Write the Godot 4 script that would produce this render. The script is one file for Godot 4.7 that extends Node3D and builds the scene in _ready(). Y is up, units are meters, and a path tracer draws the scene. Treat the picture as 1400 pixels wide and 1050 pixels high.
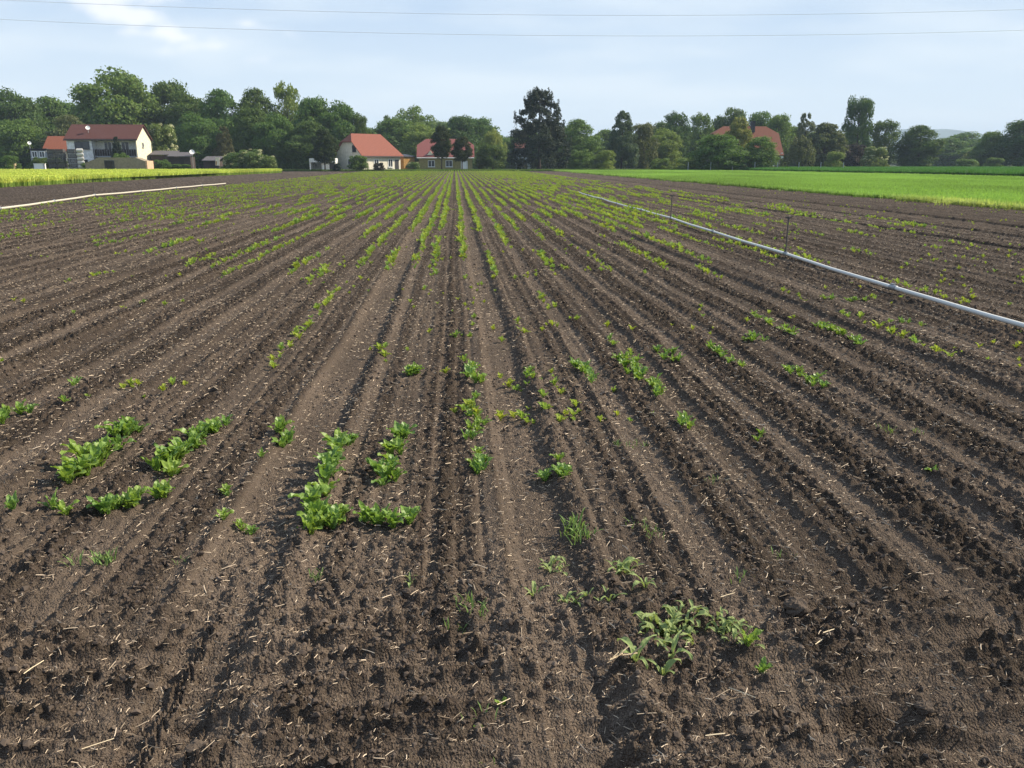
extends Node3D

# ------------------------------------------------------------------ helpers
var rng := RandomNumberGenerator.new()
var M := {}
var n_patch := FastNoiseLite.new()
var n_clod := FastNoiseLite.new()
var n_lump := FastNoiseLite.new()
var n_fine := FastNoiseLite.new()
var n_streak := FastNoiseLite.new()
var tab_h := PackedFloat32Array()
var tab_c := PackedFloat32Array()
var tab_d := PackedFloat32Array()
const TAB_HALF := 42.0
const TAB_STEP := 0.005
var rows := PackedFloat32Array()

class Soup:
	# a bag of triangles with normals and vertex colours (linear)
	var v := PackedVector3Array()
	var n := PackedVector3Array()
	var c := PackedColorArray()
	var ink := Color.WHITE
	func tri(a: Vector3, b: Vector3, d: Vector3, out := Vector3.ZERO) -> void:
		var q := (d - a).cross(b - a).normalized()
		if out != Vector3.ZERO and q.dot(out) < 0.0:
			var t := b
			b = d
			d = t
			q = -q
		v.append_array(PackedVector3Array([a, b, d]))
		n.append_array(PackedVector3Array([q, q, q]))
		c.append_array(PackedColorArray([ink, ink, ink]))
	func quad(a: Vector3, b: Vector3, d: Vector3, e: Vector3, out := Vector3.ZERO) -> void:
		tri(a, b, d, out)
		tri(a, d, e, out)
	func box(at: Vector3, size: Vector3, turn := Basis()) -> void:
		var h := size * 0.5
		for ax in 3:
			for s in [-1.0, 1.0]:
				var o := Vector3.ZERO
				o[ax] = s
				var u := Vector3.ZERO
				var w := Vector3.ZERO
				u[(ax + 1) % 3] = h[(ax + 1) % 3]
				w[(ax + 2) % 3] = h[(ax + 2) % 3]
				var m: Vector3 = o * h[ax]
				quad(at + turn * (m - u - w), at + turn * (m + u - w), at + turn * (m + u + w), at + turn * (m - u + w), turn * o)
	func tube(path: Array, radii: Array, sides := 8, caps := true) -> void:
		var rings := []
		var outs := []
		for i in path.size():
			var p: Vector3 = path[i]
			var d: Vector3 = (path[mini(i + 1, path.size() - 1)] - path[maxi(i - 1, 0)]).normalized()
			var u := d.cross(Vector3(0.31, 0.17, 0.93)).normalized()
			var w := d.cross(u)
			var ring := PackedVector3Array()
			var no := PackedVector3Array()
			for k in sides:
				var a := TAU * k / sides
				var o := u * cos(a) + w * sin(a)
				ring.append(p + o * radii[i])
				no.append(o)
			rings.append(ring)
			outs.append(no)
		for i in path.size() - 1:
			for k in sides:
				var k2 := (k + 1) % sides
				var q := [[i, k], [i, k2], [i + 1, k2], [i, k], [i + 1, k2], [i + 1, k]]
				var a: Vector3 = rings[i][k]
				var b: Vector3 = rings[i][k2]
				var e: Vector3 = rings[i + 1][k2]
				if (e - a).cross(b - a).dot(outs[i][k] + outs[i][k2]) < 0.0:
					q = [[i, k], [i + 1, k2], [i, k2], [i, k], [i + 1, k], [i + 1, k2]]
				for z in q:
					v.append(rings[z[0]][z[1]])
					n.append(outs[z[0]][z[1]])
					c.append(ink)
		if caps:
			for end in [0, path.size() - 1]:
				var d: Vector3 = (path[0] - path[1]) if end == 0 else (path[end] - path[end - 1])
				for k in range(1, sides - 1):
					tri(rings[end][0], rings[end][k], rings[end][k + 1], d)
	func slab(pts: Array, thick: Vector3) -> void:
		# a flat convex polygon given thickness
		var mid := Vector3.ZERO
		for p in pts:
			mid += p
		mid /= pts.size()
		for i in range(1, pts.size() - 1):
			tri(pts[0], pts[i], pts[i + 1], -thick)
			tri(pts[0] + thick, pts[i] + thick, pts[i + 1] + thick, thick)
		for i in pts.size():
			var a: Vector3 = pts[i]
			var b: Vector3 = pts[(i + 1) % pts.size()]
			quad(a, b, b + thick, a + thick, (a + b) * 0.5 - mid)
	func mesh() -> ArrayMesh:
		var arrays := []
		arrays.resize(Mesh.ARRAY_MAX)
		arrays[Mesh.ARRAY_VERTEX] = v
		arrays[Mesh.ARRAY_NORMAL] = n
		arrays[Mesh.ARRAY_COLOR] = c
		var m := ArrayMesh.new()
		m.add_surface_from_arrays(Mesh.PRIMITIVE_TRIANGLES, arrays)
		return m

func put(called: String, mesh: Mesh, mat: Material, parent: Node = null) -> MeshInstance3D:
	var o := MeshInstance3D.new()
	o.name = called
	o.mesh = mesh
	o.material_override = mat
	(parent if parent else self).add_child(o, true)
	return o

var used := {}
func numbered(called: String) -> String:
	var k: int = used.get(called, 0)
	used[called] = k + 1
	return called if k == 0 else "%s_%03d" % [called, k]

func tag(o: Node, label: String, category: String, group := "") -> Node:
	o.set_meta("label", label)
	o.set_meta("category", category)
	if group != "":
		o.set_meta("group", group)
	return o

func thing(called: String, label: String, category: String, at: Vector3, turn := 0.0, group := "") -> Node3D:
	var o := Node3D.new()
	o.name = numbered(called)
	add_child(o)
	o.position = at
	o.rotation.y = turn
	tag(o, label, category, group)
	return o

func struct(o: Node, kind := "structure", label := "") -> Node:
	o.set_meta("kind", kind)
	if label != "":
		o.set_meta("label", label)
	return o

func mat(r: float, g: float, b: float, rough := 0.9, vertex := false) -> StandardMaterial3D:
	var m := StandardMaterial3D.new()
	m.albedo_color = Color(r, g, b).linear_to_srgb()
	m.roughness = rough
	m.metallic_specular = 0.3
	m.vertex_color_use_as_albedo = vertex
	m.cull_mode = BaseMaterial3D.CULL_DISABLED
	return m

func leafy(r: float, g: float, b: float, through := 0.7) -> StandardMaterial3D:
	var m := mat(r, g, b, 0.6, true)
	m.backlight_enabled = true
	m.backlight = Color(through, through, through * 0.6).linear_to_srgb()
	return m

func noise_tex(kind: int, freq: float, oct: int, size: int, lo: Color, hi: Color, sd: int) -> NoiseTexture2D:
	var f := FastNoiseLite.new()
	f.noise_type = kind
	f.seed = sd
	f.frequency = freq
	f.fractal_octaves = oct
	if oct == 1:
		f.fractal_type = FastNoiseLite.FRACTAL_NONE
	f.cellular_return_type = FastNoiseLite.RETURN_DISTANCE
	var t := NoiseTexture2D.new()
	t.width = size
	t.height = size
	t.seamless = true
	t.noise = f
	var g := Gradient.new()
	g.set_color(0, lo)
	g.set_color(1, hi)
	t.color_ramp = g
	return t

func rough_wall(r: float, g: float, b: float, scale := 0.35, depth := 0.72) -> StandardMaterial3D:
	# weathered surface: uneven tone at two scales
	var m := mat(r, g, b, 0.9)
	m.albedo_texture = M.tone if scale > 0.5 else M.tone_soft
	m.uv1_triplanar = true
	m.uv1_world_triplanar = true
	m.uv1_scale = Vector3(scale, scale, scale)
	m.detail_enabled = false
	return m

# ------------------------------------------------------------------ the soil
func meander(z: float) -> float:
	return 0.018 * sin(z * 0.31 + 0.6) + 0.008 * sin(z * 0.93)

func setup_soil() -> void:
	n_patch.noise_type = FastNoiseLite.TYPE_SIMPLEX_SMOOTH
	n_patch.frequency = 0.55
	n_patch.fractal_octaves = 3
	n_patch.seed = 11
	n_clod.noise_type = FastNoiseLite.TYPE_CELLULAR
	n_clod.cellular_return_type = FastNoiseLite.RETURN_DISTANCE
	n_clod.fractal_type = FastNoiseLite.FRACTAL_NONE
	n_clod.frequency = 15.0
	n_clod.seed = 5
	n_lump.noise_type = FastNoiseLite.TYPE_CELLULAR
	n_lump.cellular_return_type = FastNoiseLite.RETURN_DISTANCE
	n_lump.fractal_type = FastNoiseLite.FRACTAL_NONE
	n_lump.frequency = 38.0
	n_lump.seed = 9
	n_fine.noise_type = FastNoiseLite.TYPE_SIMPLEX
	n_fine.frequency = 14.0
	n_fine.fractal_octaves = 4
	n_fine.seed = 21
	n_streak.noise_type = FastNoiseLite.TYPE_SIMPLEX
	n_streak.frequency = 2.2
	n_streak.fractal_octaves = 3
	n_streak.seed = 31
	var near := [-1.99, -1.54, -1.066, -0.646, -0.36, 0.134, 0.563, 1.03, 1.49, 1.90, 2.35]
	for k in 32:
		rows.append(-1.99 - 0.455 * (32 - k))
	for x in near:
		rows.append(x)
	for k in 26:
		rows.append(2.35 + 0.455 * (k + 1))
	# wheel tracks: centre, half width, depth
	var tracks := [[0.34, 0.14, 0.05], [-0.9, 0.15, 0.05], [1.5, 0.13, 0.03], [3.85, 0.16, 0.05], [2.62, 0.14, 0.025], [5.1, 0.12, 0.03], [7.6, 0.16, 0.045], [8.9, 0.16, 0.035], [10.6, 0.16, 0.05],
		[12.4, 0.16, 0.05], [14.3, 0.2, 0.05], [16.2, 0.2, 0.05], [-2.2, 0.12, 0.03], [-3.45, 0.15, 0.045], [-4.75, 0.15, 0.045], [-6.9, 0.15, 0.04], [-8.2, 0.15, 0.04], [-10.4, 0.16, 0.05], [-11.8, 0.16, 0.05], [-14.1, 0.16, 0.04], [-18.5, 0.2, 0.05], [-22.0, 0.2, 0.05], [-26.0, 0.2, 0.05]]
	rng.seed = 77
	var tine := {}
	for i in int(2.0 * TAB_HALF / TAB_STEP) + 2:
		var x := -TAB_HALF + i * TAB_STEP
		var best := 9.0
		var which := 0
		for k in rows.size():
			var dd := absf(x - rows[k])
			if dd < best:
				best = dd
				which = k
		var key := which * 2 + (1 if x > rows[which] else 0)
		if not tine.has(key):
			tine[key] = rng.randf_range(0.35, 1.0)
		var strength: float = tine[key]
		var clod := smoothstep(0.05, 0.15, best) * strength
		var h := 0.016 * smoothstep(0.06, 0.2, best) * strength
		h += 0.012 * exp(-pow((best - 0.10) / 0.025, 2.0))
		if best > 0.5:
			clod = 0.55
			h = 0.01
		var dry := (1.0 - clod) * 0.8
		var pressed := 0.0
		for t0 in tracks:
			var main := absf(t0[0] - 0.34) < 0.01 or absf(t0[0] + 0.9) < 0.01
			var t := [t0[0], t0[1] * (1.0 if main else 0.5), t0[2] * (1.0 if main else 0.7)]
			var e: float = absf(x - t[0]) - t[1]
			var inside := 1.0 - smoothstep(-0.06, 0.05, e)
			pressed = maxf(pressed, inside)
			h = lerpf(h, -0.7 * t[2], inside)
			clod = lerpf(clod, 0.10, inside)
			dry = lerpf(dry, 0.95 if main else 0.45, inside)
			h += t[2] * 0.5 * exp(-pow((x - t[0] - t[1] - 0.07) / 0.05, 2.0))
			h += t[2] * 0.4 * exp(-pow((x - t[0] + t[1] + 0.06) / 0.05, 2.0))
			clod = maxf(clod, 0.65 * exp(-pow((x - t[0] - t[1] - 0.05) / 0.07, 2.0)))
		# fine straight tine marks
		var mark := n_streak.get_noise_2d(x * 3.6, 50.0) * (1.0 - 0.8 * pressed)
		var mark2 := n_streak.get_noise_2d(x * 9.0, 90.0) * (1.0 - 0.6 * pressed)
		h += 0.012 * mark + 0.006 * mark2
		clod = clampf(clod + 0.55 * mark, 0.03, 1.0)
		dry = clampf(dry - 0.5 * mark - 0.3 * mark2, 0.0, 1.0)
		tab_h.append(h)
		tab_c.append(clod)
		tab_d.append(dry)

var pits := [[1.2, -2.06, 0.15, 0.055, -0.085], [1.3, -1.97, 0.14, 0.03, 0.03], [0.43, -2.25, 0.05, 0.03, -0.03], [0.42, -2.08, 0.06, 0.025, -0.045], [0.41, -1.95, 0.06, 0.025, -0.04], [0.54, -2.13, 0.05, 0.13, 0.045], [1.02, -2.16, 0.1, 0.03, -0.05], [0.45, -2.36, 0.05, 0.04, -0.03], [0.55, -2.24, 0.06, 0.05, 0.03], [1.2, -3.7, 0.1, 0.05, -0.04], [1.45, -3.95, 0.08, 0.05, -0.035],
	[-0.6, -2.2, 0.10, 0.05, 0.05], [-0.66, -2.12, 0.05, 0.03, -0.03], [-1.14, -2.13, 0.12, 0.04, -0.035], [1.55, -2.9, 0.2, 0.06, -0.05], [-0.42, -2.75, 0.1, 0.03, -0.03], [0.75, -2.35, 0.16, 0.03, -0.025], [1.75, -2.6, 0.12, 0.06, 0.05], [-1.2, -2.9, 0.2, 0.03, -0.03]]

# trodden, dried out crust where the headland was driven over
var crusts := [[0.82, -2.2, 0.26, 0.06], [1.5, -2.15, 0.14, 0.3], [-0.72, -2.5, 0.14, 0.35], [-0.95, -2.15, 0.2, 0.12], [0.3, -2.3, 0.14, 0.6], [0.1, -2.0, 0.3, 0.1]]
var s_clod := 0.0
var s_dry := 0.0
func soil(x: float, z: float) -> float:
	# height of the soil; leaves its cloddiness and dryness in s_clod and s_dry
	var ti := clampi(int((x + meander(z) + TAB_HALF) / TAB_STEP), 0, tab_h.size() - 1)
	var h := tab_h[ti]
	var clod := tab_c[ti]
	var dry := tab_d[ti]
	var p := n_patch.get_noise_2d(x, z)
	if z > -3.3:
		var head := smoothstep(-3.3, -2.4, z)
		var st := n_streak.get_noise_2d(x * 0.7, z * 5.0)
		var keep := 0.25 if dry < 0.9 else 0.75
		h = lerpf(h, h * keep + st * 0.034, head)
		clod = lerpf(clod, clampf(0.42 + st * 0.9, 0.05, 1.0), head * (0.9 if dry < 0.9 else 0.2))
		dry = lerpf(dry, clampf(0.55 - st * 1.1, 0.0, 1.0), head * (0.8 if dry < 0.9 else 0.12))
		for q in crusts:
			var w := pow((x - q[0]) / q[2], 2.0) + pow((z - q[1]) / q[3], 2.0)
			if w < 5.0:
				var g := 0.85 * exp(-w)
				dry = lerpf(dry, 0.95, g)
				clod = lerpf(clod, 0.06, g)
		for q in pits:
			var ex: float = (x - q[0]) / q[2]
			var ez: float = (z - q[1]) / q[3]
			var w := ex * ex + ez * ez
			if w < 6.0:
				h += q[4] * exp(-w)
	if z > -9.0 and x > -0.26 and x < 0.07:
		h += 0.006 * sin(z * 105.0 + x * 14.0) * smoothstep(-0.26, -0.2, x) * (1.0 - smoothstep(0.02, 0.07, x))
	clod = clampf(clod + p * 0.7, 0.03, 1.0)
	var a := n_clod.get_noise_2d(x, z) + 1.0
	var b := n_lump.get_noise_2d(x, z) + 1.0
	h += clod * (0.034 * maxf(0.0, 0.75 - a) - 0.006) * 1.25
	h += (0.22 + 0.78 * clod) * 0.015 * (0.6 - b)
	h += n_fine.get_noise_2d(x, z) * (0.008 + 0.020 * clod) + p * 0.018
	s_clod = clod
	s_dry = clampf(dry + p * 0.5 - clod * 0.15, 0.0, 1.0)
	return h

func build_soil() -> void:
	var ds := PackedFloat32Array()
	var d := 1.25
	while d < 168.0:
		ds.append(d)
		d += maxf(0.004 * d, 0.3 * d * d / 1334.0)
	var nx := 1000
	var nz := ds.size()
	var V := PackedVector3Array()
	var N := PackedVector3Array()
	var C := PackedColorArray()
	V.resize(nx * nz)
	N.resize(nx * nz)
	C.resize(nx * nz)
	var wet := Color(0.104, 0.080, 0.062)
	var drier := Color(0.268, 0.209, 0.161)
	for j in nz:
		var z := -ds[j]
		var half := 0.74 * ds[j] + 1.2
		for i in nx:
			var x := (2.0 * i / (nx - 1) - 1.0) * half + 0.065 * ds[j]
			var y := soil(x, z)
			if i == 0 or i == nx - 1 or j == 0 or j == nz - 1:
				y = -0.12
			V[j * nx + i] = Vector3(x, y, z)
			C[j * nx + i] = wet.lerp(drier, s_dry)
	for j in nz:
		var j0 := maxi(j - 1, 0)
		var j1 := mini(j + 1, nz - 1)
		for i in nx:
			var e := V[j * nx + mini(i + 1, nx - 1)] - V[j * nx + maxi(i - 1, 0)]
			var f := V[j1 * nx + i] - V[j0 * nx + i]
			N[j * nx + i] = e.cross(f).normalized()
	var I := PackedInt32Array()
	I.resize((nx - 1) * (nz - 1) * 6)
	var k := 0
	for j in nz - 1:
		for i in nx - 1:
			var a := j * nx + i
			I[k] = a
			I[k + 1] = a + nx
			I[k + 2] = a + 1
			I[k + 3] = a + 1
			I[k + 4] = a + nx
			I[k + 5] = a + nx + 1
			k += 6
	var arrays := []
	arrays.resize(Mesh.ARRAY_MAX)
	arrays[Mesh.ARRAY_VERTEX] = V
	arrays[Mesh.ARRAY_NORMAL] = N
	arrays[Mesh.ARRAY_COLOR] = C
	arrays[Mesh.ARRAY_INDEX] = I
	var m := ArrayMesh.new()
	m.add_surface_from_arrays(Mesh.PRIMITIVE_TRIANGLES, arrays)
	struct(put("soil_field", m, M.soil), "structure", "dark brown tilled soil with crop rows and wheel ruts")

func scatter(called: String, meshes: Array, mats: Array, lists: Array, parent: Node = null) -> void:
	# lists[k]: array of [Transform3D, Color] for meshes[k]
	for k in meshes.size():
		var items: Array = lists[k]
		if items.is_empty():
			continue
		var mm := MultiMesh.new()
		mm.transform_format = MultiMesh.TRANSFORM_3D
		mm.use_colors = true
		mm.mesh = meshes[k]
		mm.instance_count = items.size()
		for i in items.size():
			mm.set_instance_transform(i, items[i][0])
			mm.set_instance_color(i, items[i][1])
		var o := MultiMeshInstance3D.new()
		o.name = called
		o.multimesh = mm
		o.material_override = mats[k]
		o.set_meta("kind", "stuff")
		(parent if parent else self).add_child(o, true)

func stuff_root(called: String, label: String) -> Node3D:
	var o := Node3D.new()
	o.name = called
	add_child(o)
	o.set_meta("kind", "stuff")
	o.set_meta("label", label)
	return o

func clod_mesh(sd: int) -> ArrayMesh:
	# a lumpy broken crumb: an icosahedron with its corners pushed about
	rng.seed = sd
	var t := (1.0 + sqrt(5.0)) / 2.0
	var p := [Vector3(-1, t, 0), Vector3(1, t, 0), Vector3(-1, -t, 0), Vector3(1, -t, 0), Vector3(0, -1, t), Vector3(0, 1, t), Vector3(0, -1, -t), Vector3(0, 1, -t), Vector3(t, 0, -1), Vector3(t, 0, 1), Vector3(-t, 0, -1), Vector3(-t, 0, 1)]
	var f := [[0, 11, 5], [0, 5, 1], [0, 1, 7], [0, 7, 10], [0, 10, 11], [1, 5, 9], [5, 11, 4], [11, 10, 2], [10, 7, 6], [7, 1, 8], [3, 9, 4], [3, 4, 2], [3, 2, 6], [3, 6, 8], [3, 8, 9], [4, 9, 5], [2, 4, 11], [6, 2, 10], [8, 6, 7], [9, 8, 1]]
	for i in 12:
		p[i] = p[i].normalized() * rng.randf_range(0.5, 1.35)
		p[i].y *= 0.75
	var s := Soup.new()
	for q in f:
		s.tri(p[q[0]], p[q[1]], p[q[2]], p[q[0]] + p[q[1]] + p[q[2]])
	return s.mesh()

func straw_mesh(sd: int) -> ArrayMesh:
	# a split, slightly bent bit of stalk one unit long
	rng.seed = sd
	var s := Soup.new()
	var b := rng.randf_range(-0.05, 0.05)
	var w := rng.randf_range(0.07, 0.13)
	var p := [Vector3(-0.5, 0, 0), Vector3(-0.1, rng.randf_range(0.0, 0.06), b), Vector3(0.5, 0.0, b * rng.randf_range(-1.0, 2.0))]
	for i in 2:
		var a: Vector3 = p[i]
		var e: Vector3 = p[i + 1]
		var o := Vector3(0, 0, w * 0.5)
		var up := Vector3(0, w * 0.5, 0)
		s.quad(a - o, e - o, e + up, a + up, Vector3(0, 1, -1))
		s.quad(a + up, e + up, e + o, a + o, Vector3(0, 1, 1))
		s.quad(a - o, e - o, e + o, a + o, Vector3(0, -1, 0))
	return s.mesh()

func build_litter() -> void:
	rng.seed = 101
	var lists := [[], [], []]
	var base := stuff_root("soil_crumbs", "loose dark soil crumbs strewn over the field")
	var shapes := [clod_mesh(1), clod_mesh(2), clod_mesh(3)]
	rng.seed = 102
	for i in 150000:
		var d := lerpf(1.4, 20.0, pow(rng.randf(), 1.25))
		var x := rng.randf_range(-0.7, 0.7) * d + 0.065 * d + rng.randf_range(-0.8, 0.8)
		var y := soil(x, -d)
		var keep := 0.15 + s_clod * 1.1
		if rng.randf() > keep:
			continue
		var r := 0.0026 * exp(absf(rng.randfn(0.0, 0.62))) * (1.0 + 0.05 * d)
		if rng.randf() < 0.008 * s_clod:
			r *= 2.2
		r = minf(r, 0.014 + 0.0008 * d)
		var b := Basis.from_euler(Vector3(rng.randf() * 0.8, rng.randf() * TAU, rng.randf() * 0.8)).scaled(Vector3.ONE * r)
		var col := Color(0.066, 0.050, 0.040).lerp(Color(0.155, 0.119, 0.092), clampf(s_dry * 0.6 + rng.randf_range(-0.25, 0.3), 0.0, 1.0))
		lists[i % 3].append([Transform3D(b, Vector3(x, y + r * 0.3, -d)), col])
	scatter("soil_crumb_mass", shapes, [M.crumb, M.crumb, M.crumb], lists, base)
	var straws := [[], [], [], []]
	var sm := [straw_mesh(11), straw_mesh(12), straw_mesh(13), straw_mesh(14)]
	rng.seed = 103
	for i in 230000:
		var d := lerpf(1.4, 34.0, pow(rng.randf(), 1.25))
		var x := rng.randf_range(-0.7, 0.7) * d + 0.065 * d + rng.randf_range(-0.8, 0.8)
		if x > 13.0:
			continue
		var y := soil(x, -d)
		if rng.randf() > smoothstep(0.0, 4.5, d) + 0.2:
			continue
		if rng.randf() > 0.45 + 0.8 * n_patch.get_noise_2d(x * 0.7 + 40.0, -d * 0.7) + 0.35:
			continue
		var l := 0.0115 * exp(rng.randfn(0.0, 0.5)) * (1.0 + 0.035 * d)
		if rng.randf() < 0.025:
			l *= 2.2
		l = minf(l, 0.06)
		var th := rng.randf_range(0.6, 1.3) * minf(1.0, 0.02 / l) * lerpf(1.35, 2.4, smoothstep(2.0, 7.0, d))
		var b := Basis.from_euler(Vector3(0, rng.randf() * TAU, rng.randfn(0.0, 0.22))) * Basis.from_scale(Vector3(l, l * th, l * th))
		var g := rng.randf()
		var col := Color(0.17, 0.125, 0.085).lerp(Color(0.64, 0.51, 0.37), pow(g, 1.4))
		straws[i % 4].append([Transform3D(b, Vector3(x, y + 0.003 + l * 0.04, -d)), col])
	var root := stuff_root("straw_litter", "pale straw bits strewn over the brown soil")
	scatter("straw_litter_mass", sm, [M.straw, M.straw, M.straw, M.straw], straws, root)

# ------------------------------------------------------------------ field plants
func leaf_into(s: Soup, t: Transform3D, length: float, width: float, bend: float, sd: int, segs := 6, petiole := 0.3) -> void:
	# one leaf growing from the origin along +Y and arching over towards +Z, blade folded along its midrib
	var r := RandomNumberGenerator.new()
	r.seed = sd
	var pos := Vector3.ZERO
	var a := 0.0
	var lp := []
	var mp := []
	var rp := []
	var ph := r.randf() * TAU
	for i in segs + 1:
		var u := float(i) / segs
		var w := 0.045 * length
		if u > petiole:
			var q := (u - petiole) / (1.0 - petiole)
			w = maxf(0.003, width * 0.5 * pow(sin(PI * pow(q, 0.75) * 0.97 + 0.03), 0.8))
		var dir := Vector3(0, cos(a), sin(a))
		var up := Vector3(0, -sin(a), cos(a))
		var wave := 0.17 * width * sin(ph + u * 13.0)
		lp.append(t * (pos + Vector3(-w, 0, 0) - up * (w * 0.45 + wave)))
		mp.append(t * pos)
		rp.append(t * (pos + Vector3(w, 0, 0) - up * (w * 0.45 - wave)))
		a += bend / segs * (0.4 + 1.2 * u)
		pos += dir * length / segs
	for i in segs:
		s.quad(lp[i], lp[i + 1], mp[i + 1], mp[i])
		s.quad(mp[i], mp[i + 1], rp[i + 1], rp[i])

func leaf_set(kind: int) -> Array:
	# leaf shapes of one metre length; scaled when placed
	var out := []
	for k in 5:
		var s := Soup.new()
		if kind == 0:
			s.ink = Color(1, 1, 1).lerp(Color(1.25, 1.15, 0.85), k / 5.0)
			leaf_into(s, Transform3D(), 1.0, 0.27 + 0.035 * k, 0.35 + 0.33 * k, 40 + k, 9, 0.3)
		elif kind == 1:
			leaf_into(s, Transform3D(), 1.0, 0.13 + 0.02 * k, 1.5 + 0.45 * k, 60 + k, 8, 0.05)
		elif kind == 2:
			leaf_into(s, Transform3D(), 1.0, 0.20 + 0.02 * k, 1.7 + 0.35 * k, 80 + k, 7, 0.2)
		else:
			leaf_into(s, Transform3D(), 1.0, 0.12, 0.5 + 0.2 * k, 90 + k, 5, 0.1)
		out.append(s.mesh())
	return out

const ORD := ["first", "second", "third", "fourth", "fifth", "sixth", "seventh", "eighth", "ninth", "tenth", "eleventh", "twelfth", "thirteenth", "fourteenth", "fifteenth", "sixteenth", "seventeenth", "eighteenth", "nineteenth", "twentieth", "twentyfirst", "twentysecond", "twentythird", "twentyfourth", "twentyfifth", "twentysixth", "twentyseventh", "twentyeighth", "twentyninth", "thirtieth"]
var leaves := []
var plants_made := 0

func near_plant(called: String, label: String, group: String, x: float, z: float, height: float, kind: int, m: Material) -> void:
	var y := soil(x, z) - 0.004
	var t := thing(called, label, "plant", Vector3(x, y, z), rng.randf() * TAU, group)
	var count: int = [rng.randi_range(8, 12), rng.randi_range(4, 6), rng.randi_range(9, 12), rng.randi_range(8, 12)][kind]
	for k in count:
		var o := MeshInstance3D.new()
		o.name = "leaf"
		o.mesh = leaves[kind][rng.randi() % 5]
		o.material_override = m
		var l := height * rng.randf_range(0.5, 1.1) * (0.76 if kind != 2 else 0.72)
		var tilt := rng.randf_range(0.05, 0.6)
		if kind == 2:
			tilt = rng.randf_range(0.05, 0.9)
		var yaw := TAU * k / count + rng.randf_range(-0.5, 0.5)
		var b := Basis(Vector3.UP, yaw) * Basis(Vector3.RIGHT, tilt)
		var off := Vector3.ZERO
		if kind >= 2:
			off = Vector3(rng.randf_range(-0.04, 0.04), 0, rng.randf_range(-0.04, 0.04))
		o.transform = Transform3D(b.scaled(Vector3.ONE * l), off + b.z * 0.006)
		t.add_child(o, true)

func far_plant_mesh(sd: int, count: int, segs: int) -> ArrayMesh:
	# a whole young plant, one metre tall, for rows further off
	rng.seed = sd
	var s := Soup.new()
	for k in count:
		var g := rng.randf_range(0.8, 1.25)
		s.ink = Color(g, g, g * rng.randf_range(0.7, 1.0))
		var b := Basis(Vector3.UP, TAU * k / count + rng.randf_range(-0.5, 0.5)) * Basis(Vector3.RIGHT, rng.randf_range(0.15, 0.8))
		leaf_into(s, Transform3D(b.scaled(Vector3.ONE * rng.randf_range(0.7, 1.25)), Vector3.ZERO), 1.0, 0.5, rng.randf_range(0.6, 1.8), sd * 10 + k, segs, 0.25)
	return s.mesh()

func green(v: float) -> Color:
	# natural spread of leaf colour between blue green, green and yellow green (used as a tint)
	var c := Color(0.75, 0.9, 0.95).lerp(Color(1.35, 1.12, 0.7), clampf(v, 0.0, 1.0))
	return c

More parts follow.
